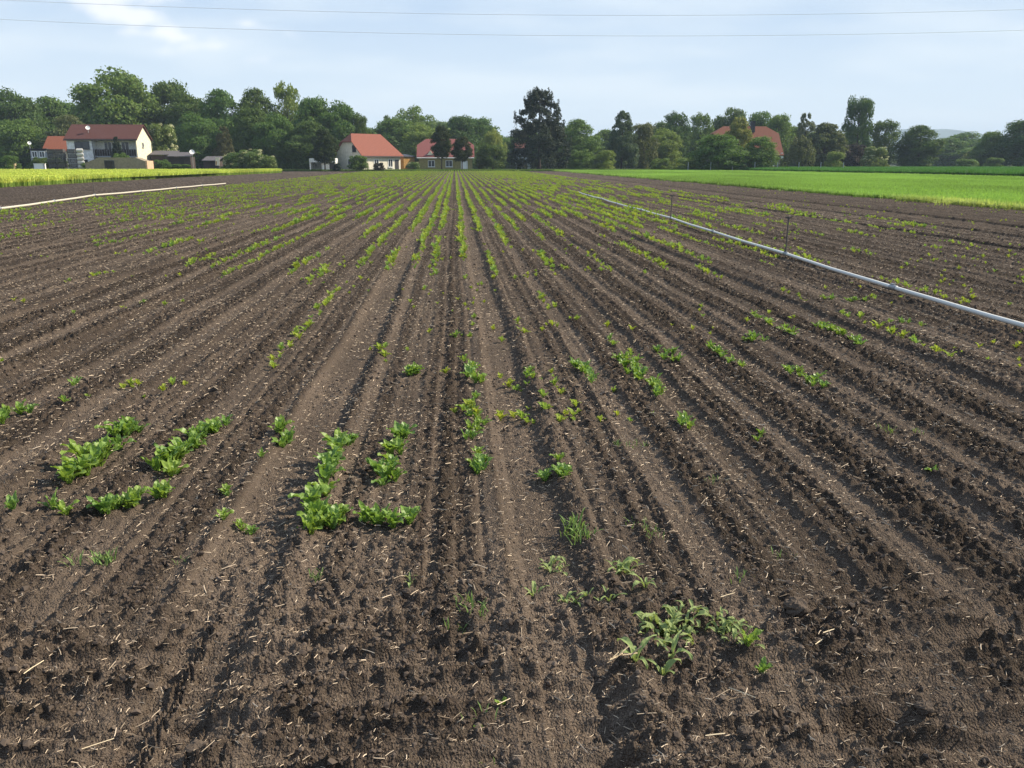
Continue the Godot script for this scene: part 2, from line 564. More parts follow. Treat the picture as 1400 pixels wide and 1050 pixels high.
func build_plants() -> void:
	for k in 4:
		leaves.append(leaf_set(k))
	var clumps := [
		[-1.98, -4.09, -1.98, -4.65, 6, .17, 0, "big leafy seedling in the thick clump nearest the left edge"],
		[-2.00, -4.75, -1.99, -5.05, 4, .15, 0, "leafy seedling in the upper tail of the far left thick clump"],
		[-1.58, -4.20, -1.57, -4.60, 5, .17, 0, "broad leafy seedling in the second thick clump from the left"],
		[-1.56, -4.70, -1.49, -5.05, 5, .15, 0, "leafy seedling at the upper end of the second left clump"],
		[-2.03, -3.79, -2.03, -3.79, 2, .13, 0, "low spreading green seedling at the left edge below the thick clumps"],
		[-1.84, -3.77, -1.84, -3.77, 1, .11, 0, "small green seedling between the two low left clumps"],
		[-1.72, -3.75, -1.52, -3.86, 6, .13, 0, "light green seedling in the low wide clump ending the left rows"],
		[-1.07, -4.93, -1.03, -4.74, 3, .13, 0, "seedling of the lone patch on the left wheel track"],
		[-1.09, -4.42, -1.09, -4.42, 1, .08, 0, "tiny pale seedling just below the lone patch left of the track"],
		[-0.70, -3.53, -0.54, -3.57, 5, .15, 0, "leafy seedling in the foot of the tall clump by the left track"],
		[-0.66, -3.67, -0.69, -4.56, 6, .16, 0, "leafy seedling mid way up the tall clump by the left track"],
		[-0.73, -4.64, -0.60, -4.74, 3, .09, 0, "small yellow green seedling topping the tall clump beside the left track"],
		[-0.40, -3.95, -0.36, -4.83, 7, .15, 0, "leafy seedling in the upright clump left of the middle row"],
		[-0.44, -3.53, -0.27, -3.51, 4, .12, 0, "leafy seedling in the short clump below the upright middle clump"],
		[-1.19, -3.93, -1.10, -3.94, 2, .07, 0, "small weak seedling on the pale left wheel track"],
		[-1.05, -3.56, -0.93, -3.57, 3, .07, 0, "small weed seedling at the lower end of the left wheel track"],
		[-1.61, -3.22, -1.44, -3.21, 4, .08, 3, "thin green weed in the short line at the far lower left"],
		[-1.14, -3.19, -1.14, -3.19, 1, .06, 3, "tiny dark green weed alone on bare soil lower left"],
		[-2.91, -5.29, -2.88, -5.39, 3, .14, 0, "leafy seedling cut by the left frame edge"],
		[-2.91, -6.12, -2.89, -6.16, 2, .1, 0, "small seedling pair near the upper left edge"],
		[-0.38, -6.26, -0.32, -6.25, 3, .12, 0, "lone bright seedling left of the thin middle row"],
		[0.09, -6.66, 0.12, -5.96, 6, .12, 0, "seedling at the bushy top of the thin middle row"],
		[0.09, -5.63, 0.08, -4.61, 8, .09, 0, "small seedling along the thin middle row"],
		[0.07, -4.37, 0.10, -4.16, 4, .1, 0, "seedling at the foot of the thin middle row"],
		[0.53, -6.33, 0.51, -5.89, 3, .08, 0, "small seedling just right of the central wheel track"],
		[0.49, -4.17, 0.52, -3.99, 3, .11, 0, "pale green seedling beside the dark edge of the central track"],
		[0.51, -3.45, 0.53, -3.23, 6, .12, 3, "feathery green weed in the upright tuft right of the central track"],
		[0.36, -2.87, 0.42, -2.83, 4, .12, 1, "strappy pale green weed in the sprawling tuft at the track edge"],
		[0.56, -2.77, 0.56, -2.77, 1, .13, 1, "single upright strap leaved seedling beside the sprawling tuft"],
		[0.65, -3.03, 0.69, -3.01, 2, .17, 1, "tall arching strap leaved seedling above the dense weed clump"],
		[0.78, -3.42, 0.86, -3.37, 4, .06, 3, "low creeping weed in the thin line right of the feathery tuft"],
		[0.79, -2.86, 0.79, -2.86, 1, .12, 1, "drooping strap leaved seedling directly above the dense weed clump"],
		[0.67, -2.57, 0.80, -2.60, 9, .12, 2, "drooping dark green leaved weed in the densest clump of the lower right"],
		[0.86, -2.55, 0.96, -2.57, 5, .1, 2, "pale drooping weed in the clump just right of the densest one"],
		[0.61, -2.35, 0.70, -2.36, 3, .14, 1, "yellow green strap leaved seedling nearest the straw tuft"],
		[0.97, -2.38, 1.00, -2.37, 2, .08, 0, "small bright seedling right of the yellow green strap leaved ones"],
		[1.11, -3.00, 1.11, -3.00, 1, .07, 3, "little grassy weed alone on the right bare soil"],
		[1.35, -3.14, 1.35, -3.14, 1, .06, 3, "tiny weed furthest right on the bare lower soil"],
		[1.30, -3.96, 1.33, -3.95, 2, .06, 3, "tiny light weed below the right diagonal row"],
		[0.94, -6.50, 0.99, -5.90, 5, .12, 0, "seedling of the short bright group right of the track"],
		[1.38, -7.44, 1.41, -7.25, 2, .1, 0, "small seedling at the top of the long diagonal row"],
		[1.36, -6.68, 1.41, -5.45, 10, .12, 0, "leafy seedling of the long bright diagonal row right of centre"],
		[1.42, -5.07, 1.41, -4.77, 3, .1, 0, "seedling trailing below the long bright diagonal row"],
		[1.73, -6.99, 1.77, -6.50, 4, .1, 0, "seedling of the short second diagonal row right of centre"],
		[2.18, -6.96, 2.26, -6.36, 5, .1, 0, "seedling of the third short diagonal row right of centre"],
		[2.68, -7.42, 2.82, -7.41, 3, .1, 0, "seedling of the small patch under the fourth diagonal row"],
		[3.18, -8.68, 3.20, -7.45, 7, .11, 0, "seedling of the fourth diagonal row near the pipe"],
		[3.61, -8.07, 3.57, -6.98, 8, .13, 0, "bright leafy seedling of the fifth diagonal row nearest the silver pipe"],
		[2.62, -6.39, 2.70, -5.75, 5, .1, 0, "seedling of the lower right diagonal row"],
		[4.44, -9.80, 4.91, -9.55, 5, .09, 0, "seedling close beside the silver pipe"],
		[4.47, -8.26, 4.73, -8.08, 3, .09, 0, "seedling of the sparse group under the silver pipe at right"],
		[2.65, -4.84, 2.71, -4.71, 3, .06, 3, "pale low weed alone on the right slope"],
		[1.82, -4.55, 1.84, -4.55, 2, .07, 0, "small yellow seedling alone right of centre"],
		[-0.18, -2.97, -0.15, -2.96, 2, .09, 1, "small strap leaved seedling alone on the lower middle soil"],
		[-0.01, -2.70, 0.02, -2.70, 3, .08, 3, "bluish green grassy weed at the left edge of the central track"],
		[-0.59, -3.11, -0.59, -3.11, 1, .05, 3, "tiny grassy sprout on the left rut edge"],
		[0.13, -2.20, 0.13, -2.20, 1, .05, 0, "tiny seedling in the central track near the frame bottom"],
		[0.08, -2.08, 0.08, -2.08, 2, .05, 3, "tiny weed sprout in the lower central track"],
		[0.37, -3.11, 0.41, -3.09, 2, .09, 2, "dusty grey green weed beside the feathery tuft"],
		[2.53, -4.09, 2.53, -4.09, 1, .07, 0, "single small seedling far right below the slope"],
		[0.94, -4.53, 1.01, -4.53, 2, .06, 3, "faint thin weed right of the long diagonal row"],
	]
	rng.seed = 2001
	for c in clumps:
		var n: int = c[4]
		if n > 2 and c[6] == 0:
			n = int(n * 1.8)
		var kind: int = c[6]
		for k in n:
			var u := (k + 0.5) / n
			var x: float = lerpf(c[0], c[2], u) + rng.randfn(0.0, 0.032)
			var z: float = lerpf(c[1], c[3], u) + rng.randfn(0.0, 0.04)
			var m: Material = M.leaf_young[rng.randi() % 3]
			if kind == 1:
				m = M.leaf_strap
			elif kind == 2:
				m = M.leaf_dark
			elif kind == 3:
				m = M.leaf_weed
			var lab: String = c[7]
			if n > 1:
				lab += ", " + ("nearest one" if k == 0 else ORD[k] + " one up")
			near_plant(["leafy_seedling", "strap_leaved_seedling", "drooping_weed", "thin_weed"][kind], lab, "" if n == 1 else "plants of the clump: " + c[7], x, z, c[5] * rng.randf_range(0.8, 1.15), kind, m)
			plants_made += 1
	# the rows beyond: gappy near, closing up with distance
	rng.seed = 2002
	var gap := FastNoiseLite.new()
	gap.seed = 61
	gap.frequency = 0.16
	gap.fractal_octaves = 3
	var items := []
	for r in rows.size():
		var x0 := rows[r]
		if x0 < -16.2 or x0 > 12.6:
			continue
		var full := 0.0
		if x0 > -1.2 and x0 < 1.2:
			full = 0.25
		var z := 6.5
		while z < 164.0:
			z += rng.randf_range(0.09, 0.2) * (1.0 if z < 60.0 else 1.6)
			if absf(x0 - 0.06 * z) > 0.68 * z + 1.5:
				continue
			var g := gap.get_noise_2d(x0 * 3.1 + 17.0 * (r % 7), z)
			var need := lerpf(0.27, -0.22, smoothstep(7.0, 28.0, z)) - full * smoothstep(11.0, 13.5, z)
			if x0 < -3.0:
				need += 0.16 * smoothstep(-3.0, -6.5, x0) * (1.0 - smoothstep(40.0, 62.0, z))
			if x0 > 6.5:
				need += 0.30 - 0.34 * smoothstep(38.0, 90.0, z) * (1.0 if x0 < 10.5 else 0.3)
			if z > 60.0:
				need -= 0.2 * smoothstep(60.0, 110.0, z)
			if g < need:
				continue
			var spread := 0.03 if x0 > -8.0 else 0.12
			var x := x0 - meander(-z) + rng.randfn(0.0, spread)
			var h := rng.randf_range(0.045, 0.12) * lerpf(0.9, 1.2, smoothstep(9.0, 26.0, z)) * clampf(0.75 + (g - need) * 1.2, 0.6, 1.2) * (0.75 if x0 < -7.0 else 1.0)
			items.append([z, x, h, clampf(rng.randfn(0.5, 0.25), 0.0, 1.0), r])
	# stray weeds between the rows
	for i in 4200:
		var z := lerpf(5.0, 70.0, pow(rng.randf(), 1.4))
		var x := rng.randf_range(-0.66, 0.66) * z + 0.065 * z
		if x < -16.4 or x > 18.6:
			continue
		if gap.get_noise_2d(x * 2.0 + 300.0, z * 2.0) < (0.1 if x < -5.0 or x > 6.5 else 0.22):
			continue
		items.append([z, x, rng.randf_range(0.03, 0.08), rng.randf_range(0.2, 1.2), -1])
	items.sort_custom(func(a, b): return a[0] < b[0])
	var left := 300 - plants_made
	var row_count := {}
	var meshes := [far_plant_mesh(301, 7, 4), far_plant_mesh(302, 8, 4), far_plant_mesh(303, 6, 4)]
	rng.seed = 2003
	var lists := [[], [], []]
	for it in items:
		var x: float = it[1]
		var z: float = it[0]
		if left > 0 and z > 5.5 and it[4] >= 0:
			left -= 1
			var r: int = it[4]
			# rows counted from the one at the left edge of the central track
			var away := r - 37
			var nth: int = row_count.get(r, 0)
			row_count[r] = nth + 1
			var where := "in the row on the central track's left edge"
			if away != 0:
				where = "in the %s row %s of the central track" % [ORD[mini(absi(away), 30) - 1], "right" if away > 0 else "left"]
			var o := put(numbered("young_plant"), meshes[left % 3], M.leaf_young[left % 3])
			o.transform = Transform3D(Basis(Vector3.UP, rng.randf() * TAU).scaled(Vector3.ONE * it[2]), Vector3(x, soil(x, -z) - 0.004, -z))
			tag(o, "young plant %s, %s from its near end" % [where, ORD[mini(nth, 29)]], "plant", "young plants in the thin rows")
			continue
		var b := Basis(Vector3.UP, rng.randf() * TAU).scaled(Vector3(it[2] * 0.78, it[2] * 0.9, it[2] * 0.78))
		lists[rng.randi() % 3].append([Transform3D(b, Vector3(x, soil(x, -z) - 0.004, -z)), green(it[3])])
	var root := stuff_root("crop_rows", "long rows of small green plants running away over the brown field")
	scatter("crop_row_mass", meshes, [M.leaf_row, M.leaf_row, M.leaf_row], lists, root)

func blade_tuft(sd: int, count: int, height: float, spread: float, low: Color, top: Color, ear: bool) -> ArrayMesh:
	rng.seed = sd
	var s := Soup.new()
	for k in count:
		var a := rng.randf() * TAU
		var at := Vector3(cos(a), 0, sin(a)) * spread * sqrt(rng.randf())
		var h := height * rng.randf_range(0.8, 1.1)
		var w := rng.randf_range(0.008, 0.014)
		var lean := Vector3(rng.randfn(0, 0.12), 0, rng.randfn(0, 0.12)) * h
		var side := Vector3(cos(a * 3.0), 0, sin(a * 3.0)) * w
		var mid := at + Vector3(0, h * 0.55, 0) + lean * 0.3
		var tip := at + Vector3(0, h, 0) + lean
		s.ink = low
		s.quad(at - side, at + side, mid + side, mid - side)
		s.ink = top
		if ear:
			s.quad(mid - side, mid + side, tip + side * 1.5, tip - side * 1.5)
			var b := side.rotated(Vector3.UP, 1.57) * 1.4
			s.quad(tip - b - Vector3(0, 0.1, 0), tip + b - Vector3(0, 0.1, 0), tip + b * 0.4, tip - b * 0.4)
		else:
			s.tri(mid - side, mid + side, tip)
			var d := Vector3(cos(a), 0.25, sin(a)) * h * 0.4
			s.tri(mid - Vector3(0, w, 0), mid + Vector3(0, w, 0), mid + d)
	return s.mesh()

func build_crops() -> void:
	# ripening grain at the left, its near side standing up over the bare strip
	var root := stuff_root("grain_crop", "yellow green grain standing in a field before the left farmhouse")
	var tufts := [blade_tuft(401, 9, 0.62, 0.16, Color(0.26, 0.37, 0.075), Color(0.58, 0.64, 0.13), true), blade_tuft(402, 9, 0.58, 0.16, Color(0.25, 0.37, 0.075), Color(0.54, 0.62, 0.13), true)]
	rng.seed = 402
	var lists := [[], []]
	var n1 := n_patch
	for i in 62000:
		var z := lerpf(26.0, 139.5, pow(rng.randf(), 0.9))
		var edge := -29.9 + 2.2 * smoothstep(95.0, 140.0, z) + 0.25 * n1.get_noise_2d(z * 0.5, 3.0)
		var depth := pow(rng.randf(), 1.35)
		var x := edge - depth * (0.8 * z)
		if x < -0.70 * z - 4.0:
			x = edge - rng.randf() * 3.0
		var g := 1.0 + 0.25 * n1.get_noise_2d(x * 0.2, z * 0.2) + rng.randfn(0.0, 0.08)
		var b := Basis(Vector3.UP, rng.randf() * TAU).scaled(Vector3(1.5, rng.randf_range(0.88, 1.1), 1.5))
		lists[i % 2].append([Transform3D(b, Vector3(x, -0.02, -z)), Color(g, g * rng.randf_range(0.94, 1.03), g)])
	scatter("grain_crop_mass", tufts, [M.blade, M.blade], lists, root)
	var s := Soup.new()
	s.quad(Vector3(-30.6, 0.30, -26), Vector3(-28.6, 0.30, -138.5), Vector3(-150, 0.30, -138.5), Vector3(-150, 0.30, -26), Vector3.UP)
	struct(put("grain_field_ground", s.mesh(), mat(0.10, 0.15, 0.025)), "structure")
	# young green crop at the right
	var root2 := stuff_root("green_crop", "bright green young crop filling the right hand field")
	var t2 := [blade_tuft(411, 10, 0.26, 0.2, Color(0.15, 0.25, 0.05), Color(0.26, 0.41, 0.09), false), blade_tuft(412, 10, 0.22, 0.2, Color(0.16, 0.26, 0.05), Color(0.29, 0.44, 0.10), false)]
	rng.seed = 412
	lists = [[], []]
	for i in 120000:
		var z := lerpf(13.0, 163.0, pow(rng.randf(), 1.25))
		var far_edge := 62.0 if z < 105.0 else 62.0 - 0.12 * (z - 105.0)
		var edge := 19.3 + 0.9 * n1.get_noise_2d(z * 0.6, 8.0) - (absf(rng.randfn(0.0, 0.5)) if rng.randf() < 0.08 else 0.0)
		var x := edge + rng.randf() * rng.randf_range(0.3, 1.0) * (far_edge - edge)
		if x > 0.78 * z + 4.0:
			continue
		var g := 1.0 + 0.35 * n1.get_noise_2d(x * 0.12, z * 0.05) + 0.16 * sin(x * 4.2) * smoothstep(90.0, 30.0, z) + rng.randfn(0.0, 0.12)
		var yellow := smoothstep(1.6, 0.0, x - edge) * smoothstep(40.0, 32.0, z)
		var b := Basis(Vector3.UP, rng.randf() * TAU).scaled(Vector3(1.5, rng.randf_range(0.75, 1.2), 1.5))
		lists[i % 2].append([Transform3D(b, Vector3(x, -0.01, -z)), Color(g * lerpf(1.0, 1.6, yellow), g * lerpf(1.0, 1.15, yellow), g * lerpf(1.0, 1.6, yellow))])
	scatter("green_crop_mass", t2, [M.blade, M.blade], lists, root2)
	s = Soup.new()
	s.quad(Vector3(19.9, 0.10, -13), Vector3(62.5, 0.10, -13), Vector3(62.5, 0.10, -164), Vector3(19.9, 0.10, -164), Vector3.UP)
	struct(put("green_field_ground", s.mesh(), mat(0.15, 0.235, 0.05)), "structure")
	# the taller darker crop beyond it
	var root3 := stuff_root("tall_crop", "taller darker green crop in a band behind the bright right field")
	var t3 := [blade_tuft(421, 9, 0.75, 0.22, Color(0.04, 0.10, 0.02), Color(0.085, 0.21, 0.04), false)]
	rng.seed = 422
	lists = [[]]
	for i in 42000:
		var z := rng.randf_range(70.0, 196.0)
		var near_edge := 63.0 if z < 105.0 else 63.0 - 0.13 * (z - 105.0)
		if z > 165.0:
			near_edge = 53.0
		var x := near_edge + pow(rng.randf(), 1.3) * 105.0
		if x > 0.78 * z + 4.0:
			continue
		var g := 1.0 + 0.25 * n1.get_noise_2d(x * 0.15, z * 0.15) + rng.randfn(0.0, 0.08)
		var b := Basis(Vector3.UP, rng.randf() * TAU).scaled(Vector3(1.8, rng.randf_range(0.85, 1.1), 1.8))
		lists[0].append([Transform3D(b, Vector3(x, -0.02, -z)), Color(g, g, g)])
	scatter("tall_crop_mass", t3, [M.blade], lists, root3)
	s = Soup.new()
	s.quad(Vector3(63.6, 0.34, -60), Vector3(190, 0.34, -60), Vector3(190, 0.34, -196), Vector3(63.6, 0.34, -196), Vector3.UP)
	struct(put("tall_field_ground", s.mesh(), mat(0.05, 0.11, 0.02)), "structure")
	# rough grass along the road and in the gardens
	var root4 := stuff_root("verge_grass", "rough green grass along the road at the far field end")
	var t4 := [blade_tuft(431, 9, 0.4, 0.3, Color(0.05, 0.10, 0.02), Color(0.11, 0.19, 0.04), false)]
	rng.seed = 432
	lists = [[]]
	for i in 16000:
		var z := rng.randf_range(163.5, 166.8)
		var x := rng.randf_range(-75.0, 62.0)
		if i % 3 == 0:
			z = rng.randf_range(171.5, 182.0)
			x = rng.randf_range(-60.0, 140.0)
		var b := Basis(Vector3.UP, rng.randf() * TAU).scaled(Vector3(1.6, rng.randf_range(0.4, 1.0), 1.6))
		var g := rng.randf_range(0.7, 1.3)
		lists[0].append([Transform3D(b, Vector3(x, 0.0, -z)), Color(g * rng.randf_range(0.9, 1.3), g, g)])
	scatter("verge_grass_mass", t4, [M.blade], lists, root4)

func build_pipes() -> void:
	var right := thing("irrigation_pipe", "long silver irrigation pipe with sprinkler stems lying right of the crop rows", "pipe", Vector3.ZERO)
	rng.seed = 501
	var pts := []
	var z := 1.6
	var k := 0
	while z < 46.0:
		var x := 5.28 + 0.26 * minf(z, 24.0) / 7.6 * 0.38 + 0.0245 * maxf(0.0, z - 8.0) + rng.randfn(0.0, 0.05)
		pts.append(Vector3(x, 0.075 + rng.randf() * 0.03, -z))
		z += [4.35, 4.2, 4.0, 4.6, 4.8][k % 5] * 1.0
		k += 1
	pipe_run(right, pts, 0.025, M.pipe, [3, 5], 0.58)
	var left := thing("irrigation_pipe", "long cream white irrigation pipe lying at the left beside bare soil", "pipe", Vector3.ZERO)
	pts = []
	z = 12.0
	while z < 68.0:
		var x := -15.1 - 1.9 * smoothstep(26.0, 44.0, z) + rng.randfn(0.0, 0.05)
		pts.append(Vector3(x, 0.085 + rng.randf() * 0.03, -z))
		z += 5.9
	pipe_run(left, pts, 0.040, M.pipe_white, [5], 0.62)

func pipe_run(t: Node3D, pts: Array, r: float, m: Material, stems: Array, high: float) -> void:
	for i in pts.size() - 1:
		var s := Soup.new()
		var a: Vector3 = pts[i]
		var b: Vector3 = pts[i + 1]
		var mid := (a + b) * 0.5 - Vector3(0, 0.012, 0)
		s.tube([a, a.lerp(mid, 0.6), mid, b.lerp(mid, 0.6), b], [r, r, r, r, r], 10)
		put("pipe_section", s.mesh(), m, t)
		s = Soup.new()
		var d := (b - a).normalized()
		s.tube([a - d * 0.10, a - d * 0.09, a + d * 0.05, a + d * 0.06], [r, r * 1.35, r * 1.35, r], 10)
		s.box(a + Vector3(0, r * 1.5, 0), Vector3(r * 0.8, r * 0.7, 0.09))
		put("coupling", s.mesh(), M.coupling, t)
		if i in stems:
			s = Soup.new()
			s.tube([a + Vector3(0, r, 0), a + Vector3(0.004, high, 0)], [0.013, 0.013], 8)
			s.tube([a + Vector3(0, r, 0), a + Vector3(0, r + 0.05, 0)], [0.024, 0.018], 8)
			var st := put("sprinkler_stem", s.mesh(), M.stem, t)
			s = Soup.new()
			var top := a + Vector3(0.004, high, 0)
			s.tube([top, top + Vector3(0, 0.05, 0)], [0.02, 0.017], 8)
			s.tube([top + Vector3(-0.01, 0.02, 0), top + Vector3(0.07, 0.055, 0.01)], [0.011, 0.007], 6)
			s.box(top + Vector3(-0.035, 0.035, 0), Vector3(0.05, 0.03, 0.012))
			put("sprinkler_head", s.mesh(), M.stem, st)

func build_wires() -> void:
	var spans := [[-34.0, 11.85, 4.0, 11.13, 52.0, 12.4, 60.0, "upper thin power line crossing the sky above the field"], [-36.0, 10.8, 4.0, 9.86, 52.0, 11.05, 60.0, "lower thin power line crossing the sky above the field"]]
	for sp in spans:
		var path := []
		var rad := []
		# parabola through the three points
		for i in 41:
			var x: float = lerpf(sp[0] - 30.0, sp[4] + 30.0, i / 40.0)
			var l0: float = (x - sp[2]) * (x - sp[4]) / ((sp[0] - sp[2]) * (sp[0] - sp[4]))
			var l1: float = (x - sp[0]) * (x - sp[4]) / ((sp[2] - sp[0]) * (sp[2] - sp[4]))
			var l2: float = (x - sp[0]) * (x - sp[2]) / ((sp[4] - sp[0]) * (sp[4] - sp[2]))
			path.append(Vector3(x, sp[1] * l0 + sp[3] * l1 + sp[5] * l2, -sp[6]))
			rad.append(0.011)
		var s := Soup.new()
		s.tube(path, rad, 5)
		tag(put(numbered("power_line"), s.mesh(), M.wire), sp[7], "power line")

func knobbly_clod(sd: int) -> ArrayMesh:
	# a broken lump of earth: a ball pushed in and out by coarse and fine noise, cut flat in places
	var f := FastNoiseLite.new()
	f.seed = sd
	f.noise_type = FastNoiseLite.TYPE_CELLULAR
	f.cellular_return_type = FastNoiseLite.RETURN_DISTANCE
	f.frequency = 0.9
	f.fractal_octaves = 4
	var s := Soup.new()
	var at := func(i: int, j: int) -> Vector3:
		var p := Vector3(cos(TAU * i / 26.0) * sin(PI * j / 14.0), cos(PI * j / 14.0), sin(TAU * i / 26.0) * sin(PI * j / 14.0))
		var q := p * (0.78 - 0.75 * f.get_noise_3d(p.x * 1.6, p.y * 1.6, p.z * 1.6) + 0.3 * n_fine.get_noise_3d(p.x * 0.3, p.y * 0.3, p.z * 0.3))
		return q * Vector3(1.1, 0.8, 0.95)
	for j in 14:
		for i in 26:
			var a: Vector3 = at.call(i, j)
			var e: Vector3 = at.call(i + 1, j + 1)
			s.tri(a, at.call(i + 1, j), e, a)
			s.tri(a, e, at.call(i, j + 1), a)
	return s.mesh()

func build_ground_details() -> void:
	# straw tuft and the clods big enough to point at
	var t := thing("straw_tuft", "pale tuft of torn straw at the end of the central wheel rut", "straw", Vector3(0.5, maxf(soil(0.5, -2.3), soil(0.53, -2.25)) + 0.015, -2.29))
	rng.seed = 601
	for k in 60:
		var o := put("stalk", straw_mesh(700 + k % 5), M.straw_pale, t)
		var l := rng.randf_range(0.03, 0.07)
		o.transform = Transform3D(Basis.from_euler(Vector3(0, rng.randf_range(-0.6, 1.0), rng.randf_range(-0.2, 0.9))) * Basis.from_scale(Vector3(l, 0.042, 0.042)), Vector3(rng.randf_range(-0.05, 0.06), rng.randf_range(0.008, 0.04), rng.randf_range(-0.02, 0.02)))
	var clods := [[1.225, -2.68, 0.045, "largest dark angular clod on the right bare soil below the dense weed"], [1.40, -2.12, 0.028, "dark round clod right of the deep hollow at the lower right"], [0.99, -2.12, 0.02, "small dark clod at the left end of the deep hollow"],
		[0.80, -2.0, 0.02, "dark clod near the frame bottom right of the central track"], [1.42, -3.78, 0.04, "dark clod pair member on the right soil below the slope"], [-0.75, -2.05, 0.03, "dark clod at the lower left rut near the frame bottom"], [-0.2, -2.9, 0.028, "dark clod between the tracks on the lower middle soil"]]
	for c in clods:
		var o := put(numbered("soil_clod"), knobbly_clod(800 + int(c[2] * 1000.0)), M.clod)
		o.position = Vector3(c[0], soil(c[0], c[1]) + c[2] * 0.12, c[1])
		o.scale = Vector3.ONE * c[2] * 0.8
		tag(o, c[3], "soil clod")
	var stalks := [[-1.36, -2.42, 0.09, 1.2, "bent straw stalk lying at the far lower left edge"], [-1.05, -2.1, 0.12, 0.5, "long straw stalk by the dark clod at the bottom left"], [0.72, -2.02, 0.07, 0.1, "straw stalk lying level near the frame bottom"],
		[1.28, -2.5, 0.1, 0.35, "pair straw stalk lying level on the right bare soil, upper one"], [1.22, -2.45, 0.09, 0.6, "slanting straw stalk below the level one on the right"], [0.86, -2.2, 0.1, -0.7, "thin straw stalk slanting down beside the hollow at right"],
		[1.0, -2.78, 0.08, 0.4, "pale straw stalk sticking out beside the pale drooping weed"], [-0.35, -2.55, 0.09, 0.1, "straw stalk lying level below the left rut"], [0.12, -2.2, 0.06, 0.6, "straw stalk lying in the central track bottom"]]
	for c in stalks:
		var o := put(numbered("straw_stalk"), straw_mesh(820 + int(absf(c[0]) * 10.0)), M.straw_pale)
		o.transform = Transform3D(Basis(Vector3.UP, c[3]) * Basis.from_scale(Vector3(c[2] * 0.85, 0.035, 0.035)), Vector3(c[0], soil(c[0], c[1]) + 0.012, c[1]))
		tag(o, c[4], "straw stalk")

# ------------------------------------------------------------------ trees
var crowns := {}
var trunk_protos := []

func lobe(s: Soup, at: Vector3, r: Vector3, count: int, size: float, flat := 0.0, up := 0.0) -> void:
	# leaf sized faces in a loose shell round a lobe
	for i in count:
		var d := Vector3(rng.randfn(), rng.randfn(), rng.randfn()).normalized()
		if d.y < -0.3 and rng.randf() < 0.5:
			d.y = -d.y
		var q := at + d * r * (rng.randf_range(0.55, 1.08) if rng.randf() < 0.86 else rng.randf_range(1.0, 1.25))
		var nn := (d * (1.0 - flat) + Vector3(rng.randfn(), rng.randfn() + up, rng.randfn()) * 0.55).normalized()
		var a := nn.cross(Vector3(rng.randf() - 0.5, rng.randf() - 0.5, rng.randf() - 0.5)).normalized()
		var b := nn.cross(a)
		var l := size * rng.randf_range(0.55, 1.25)
		var g := rng.randf_range(0.8, 1.2)
		s.ink = Color(g * rng.randf_range(0.9, 1.15), g, g * rng.randf_range(0.8, 1.1))
		s.quad(q - a * l, q - b * l * 0.6, q + a * l, q + b * l * 0.6)

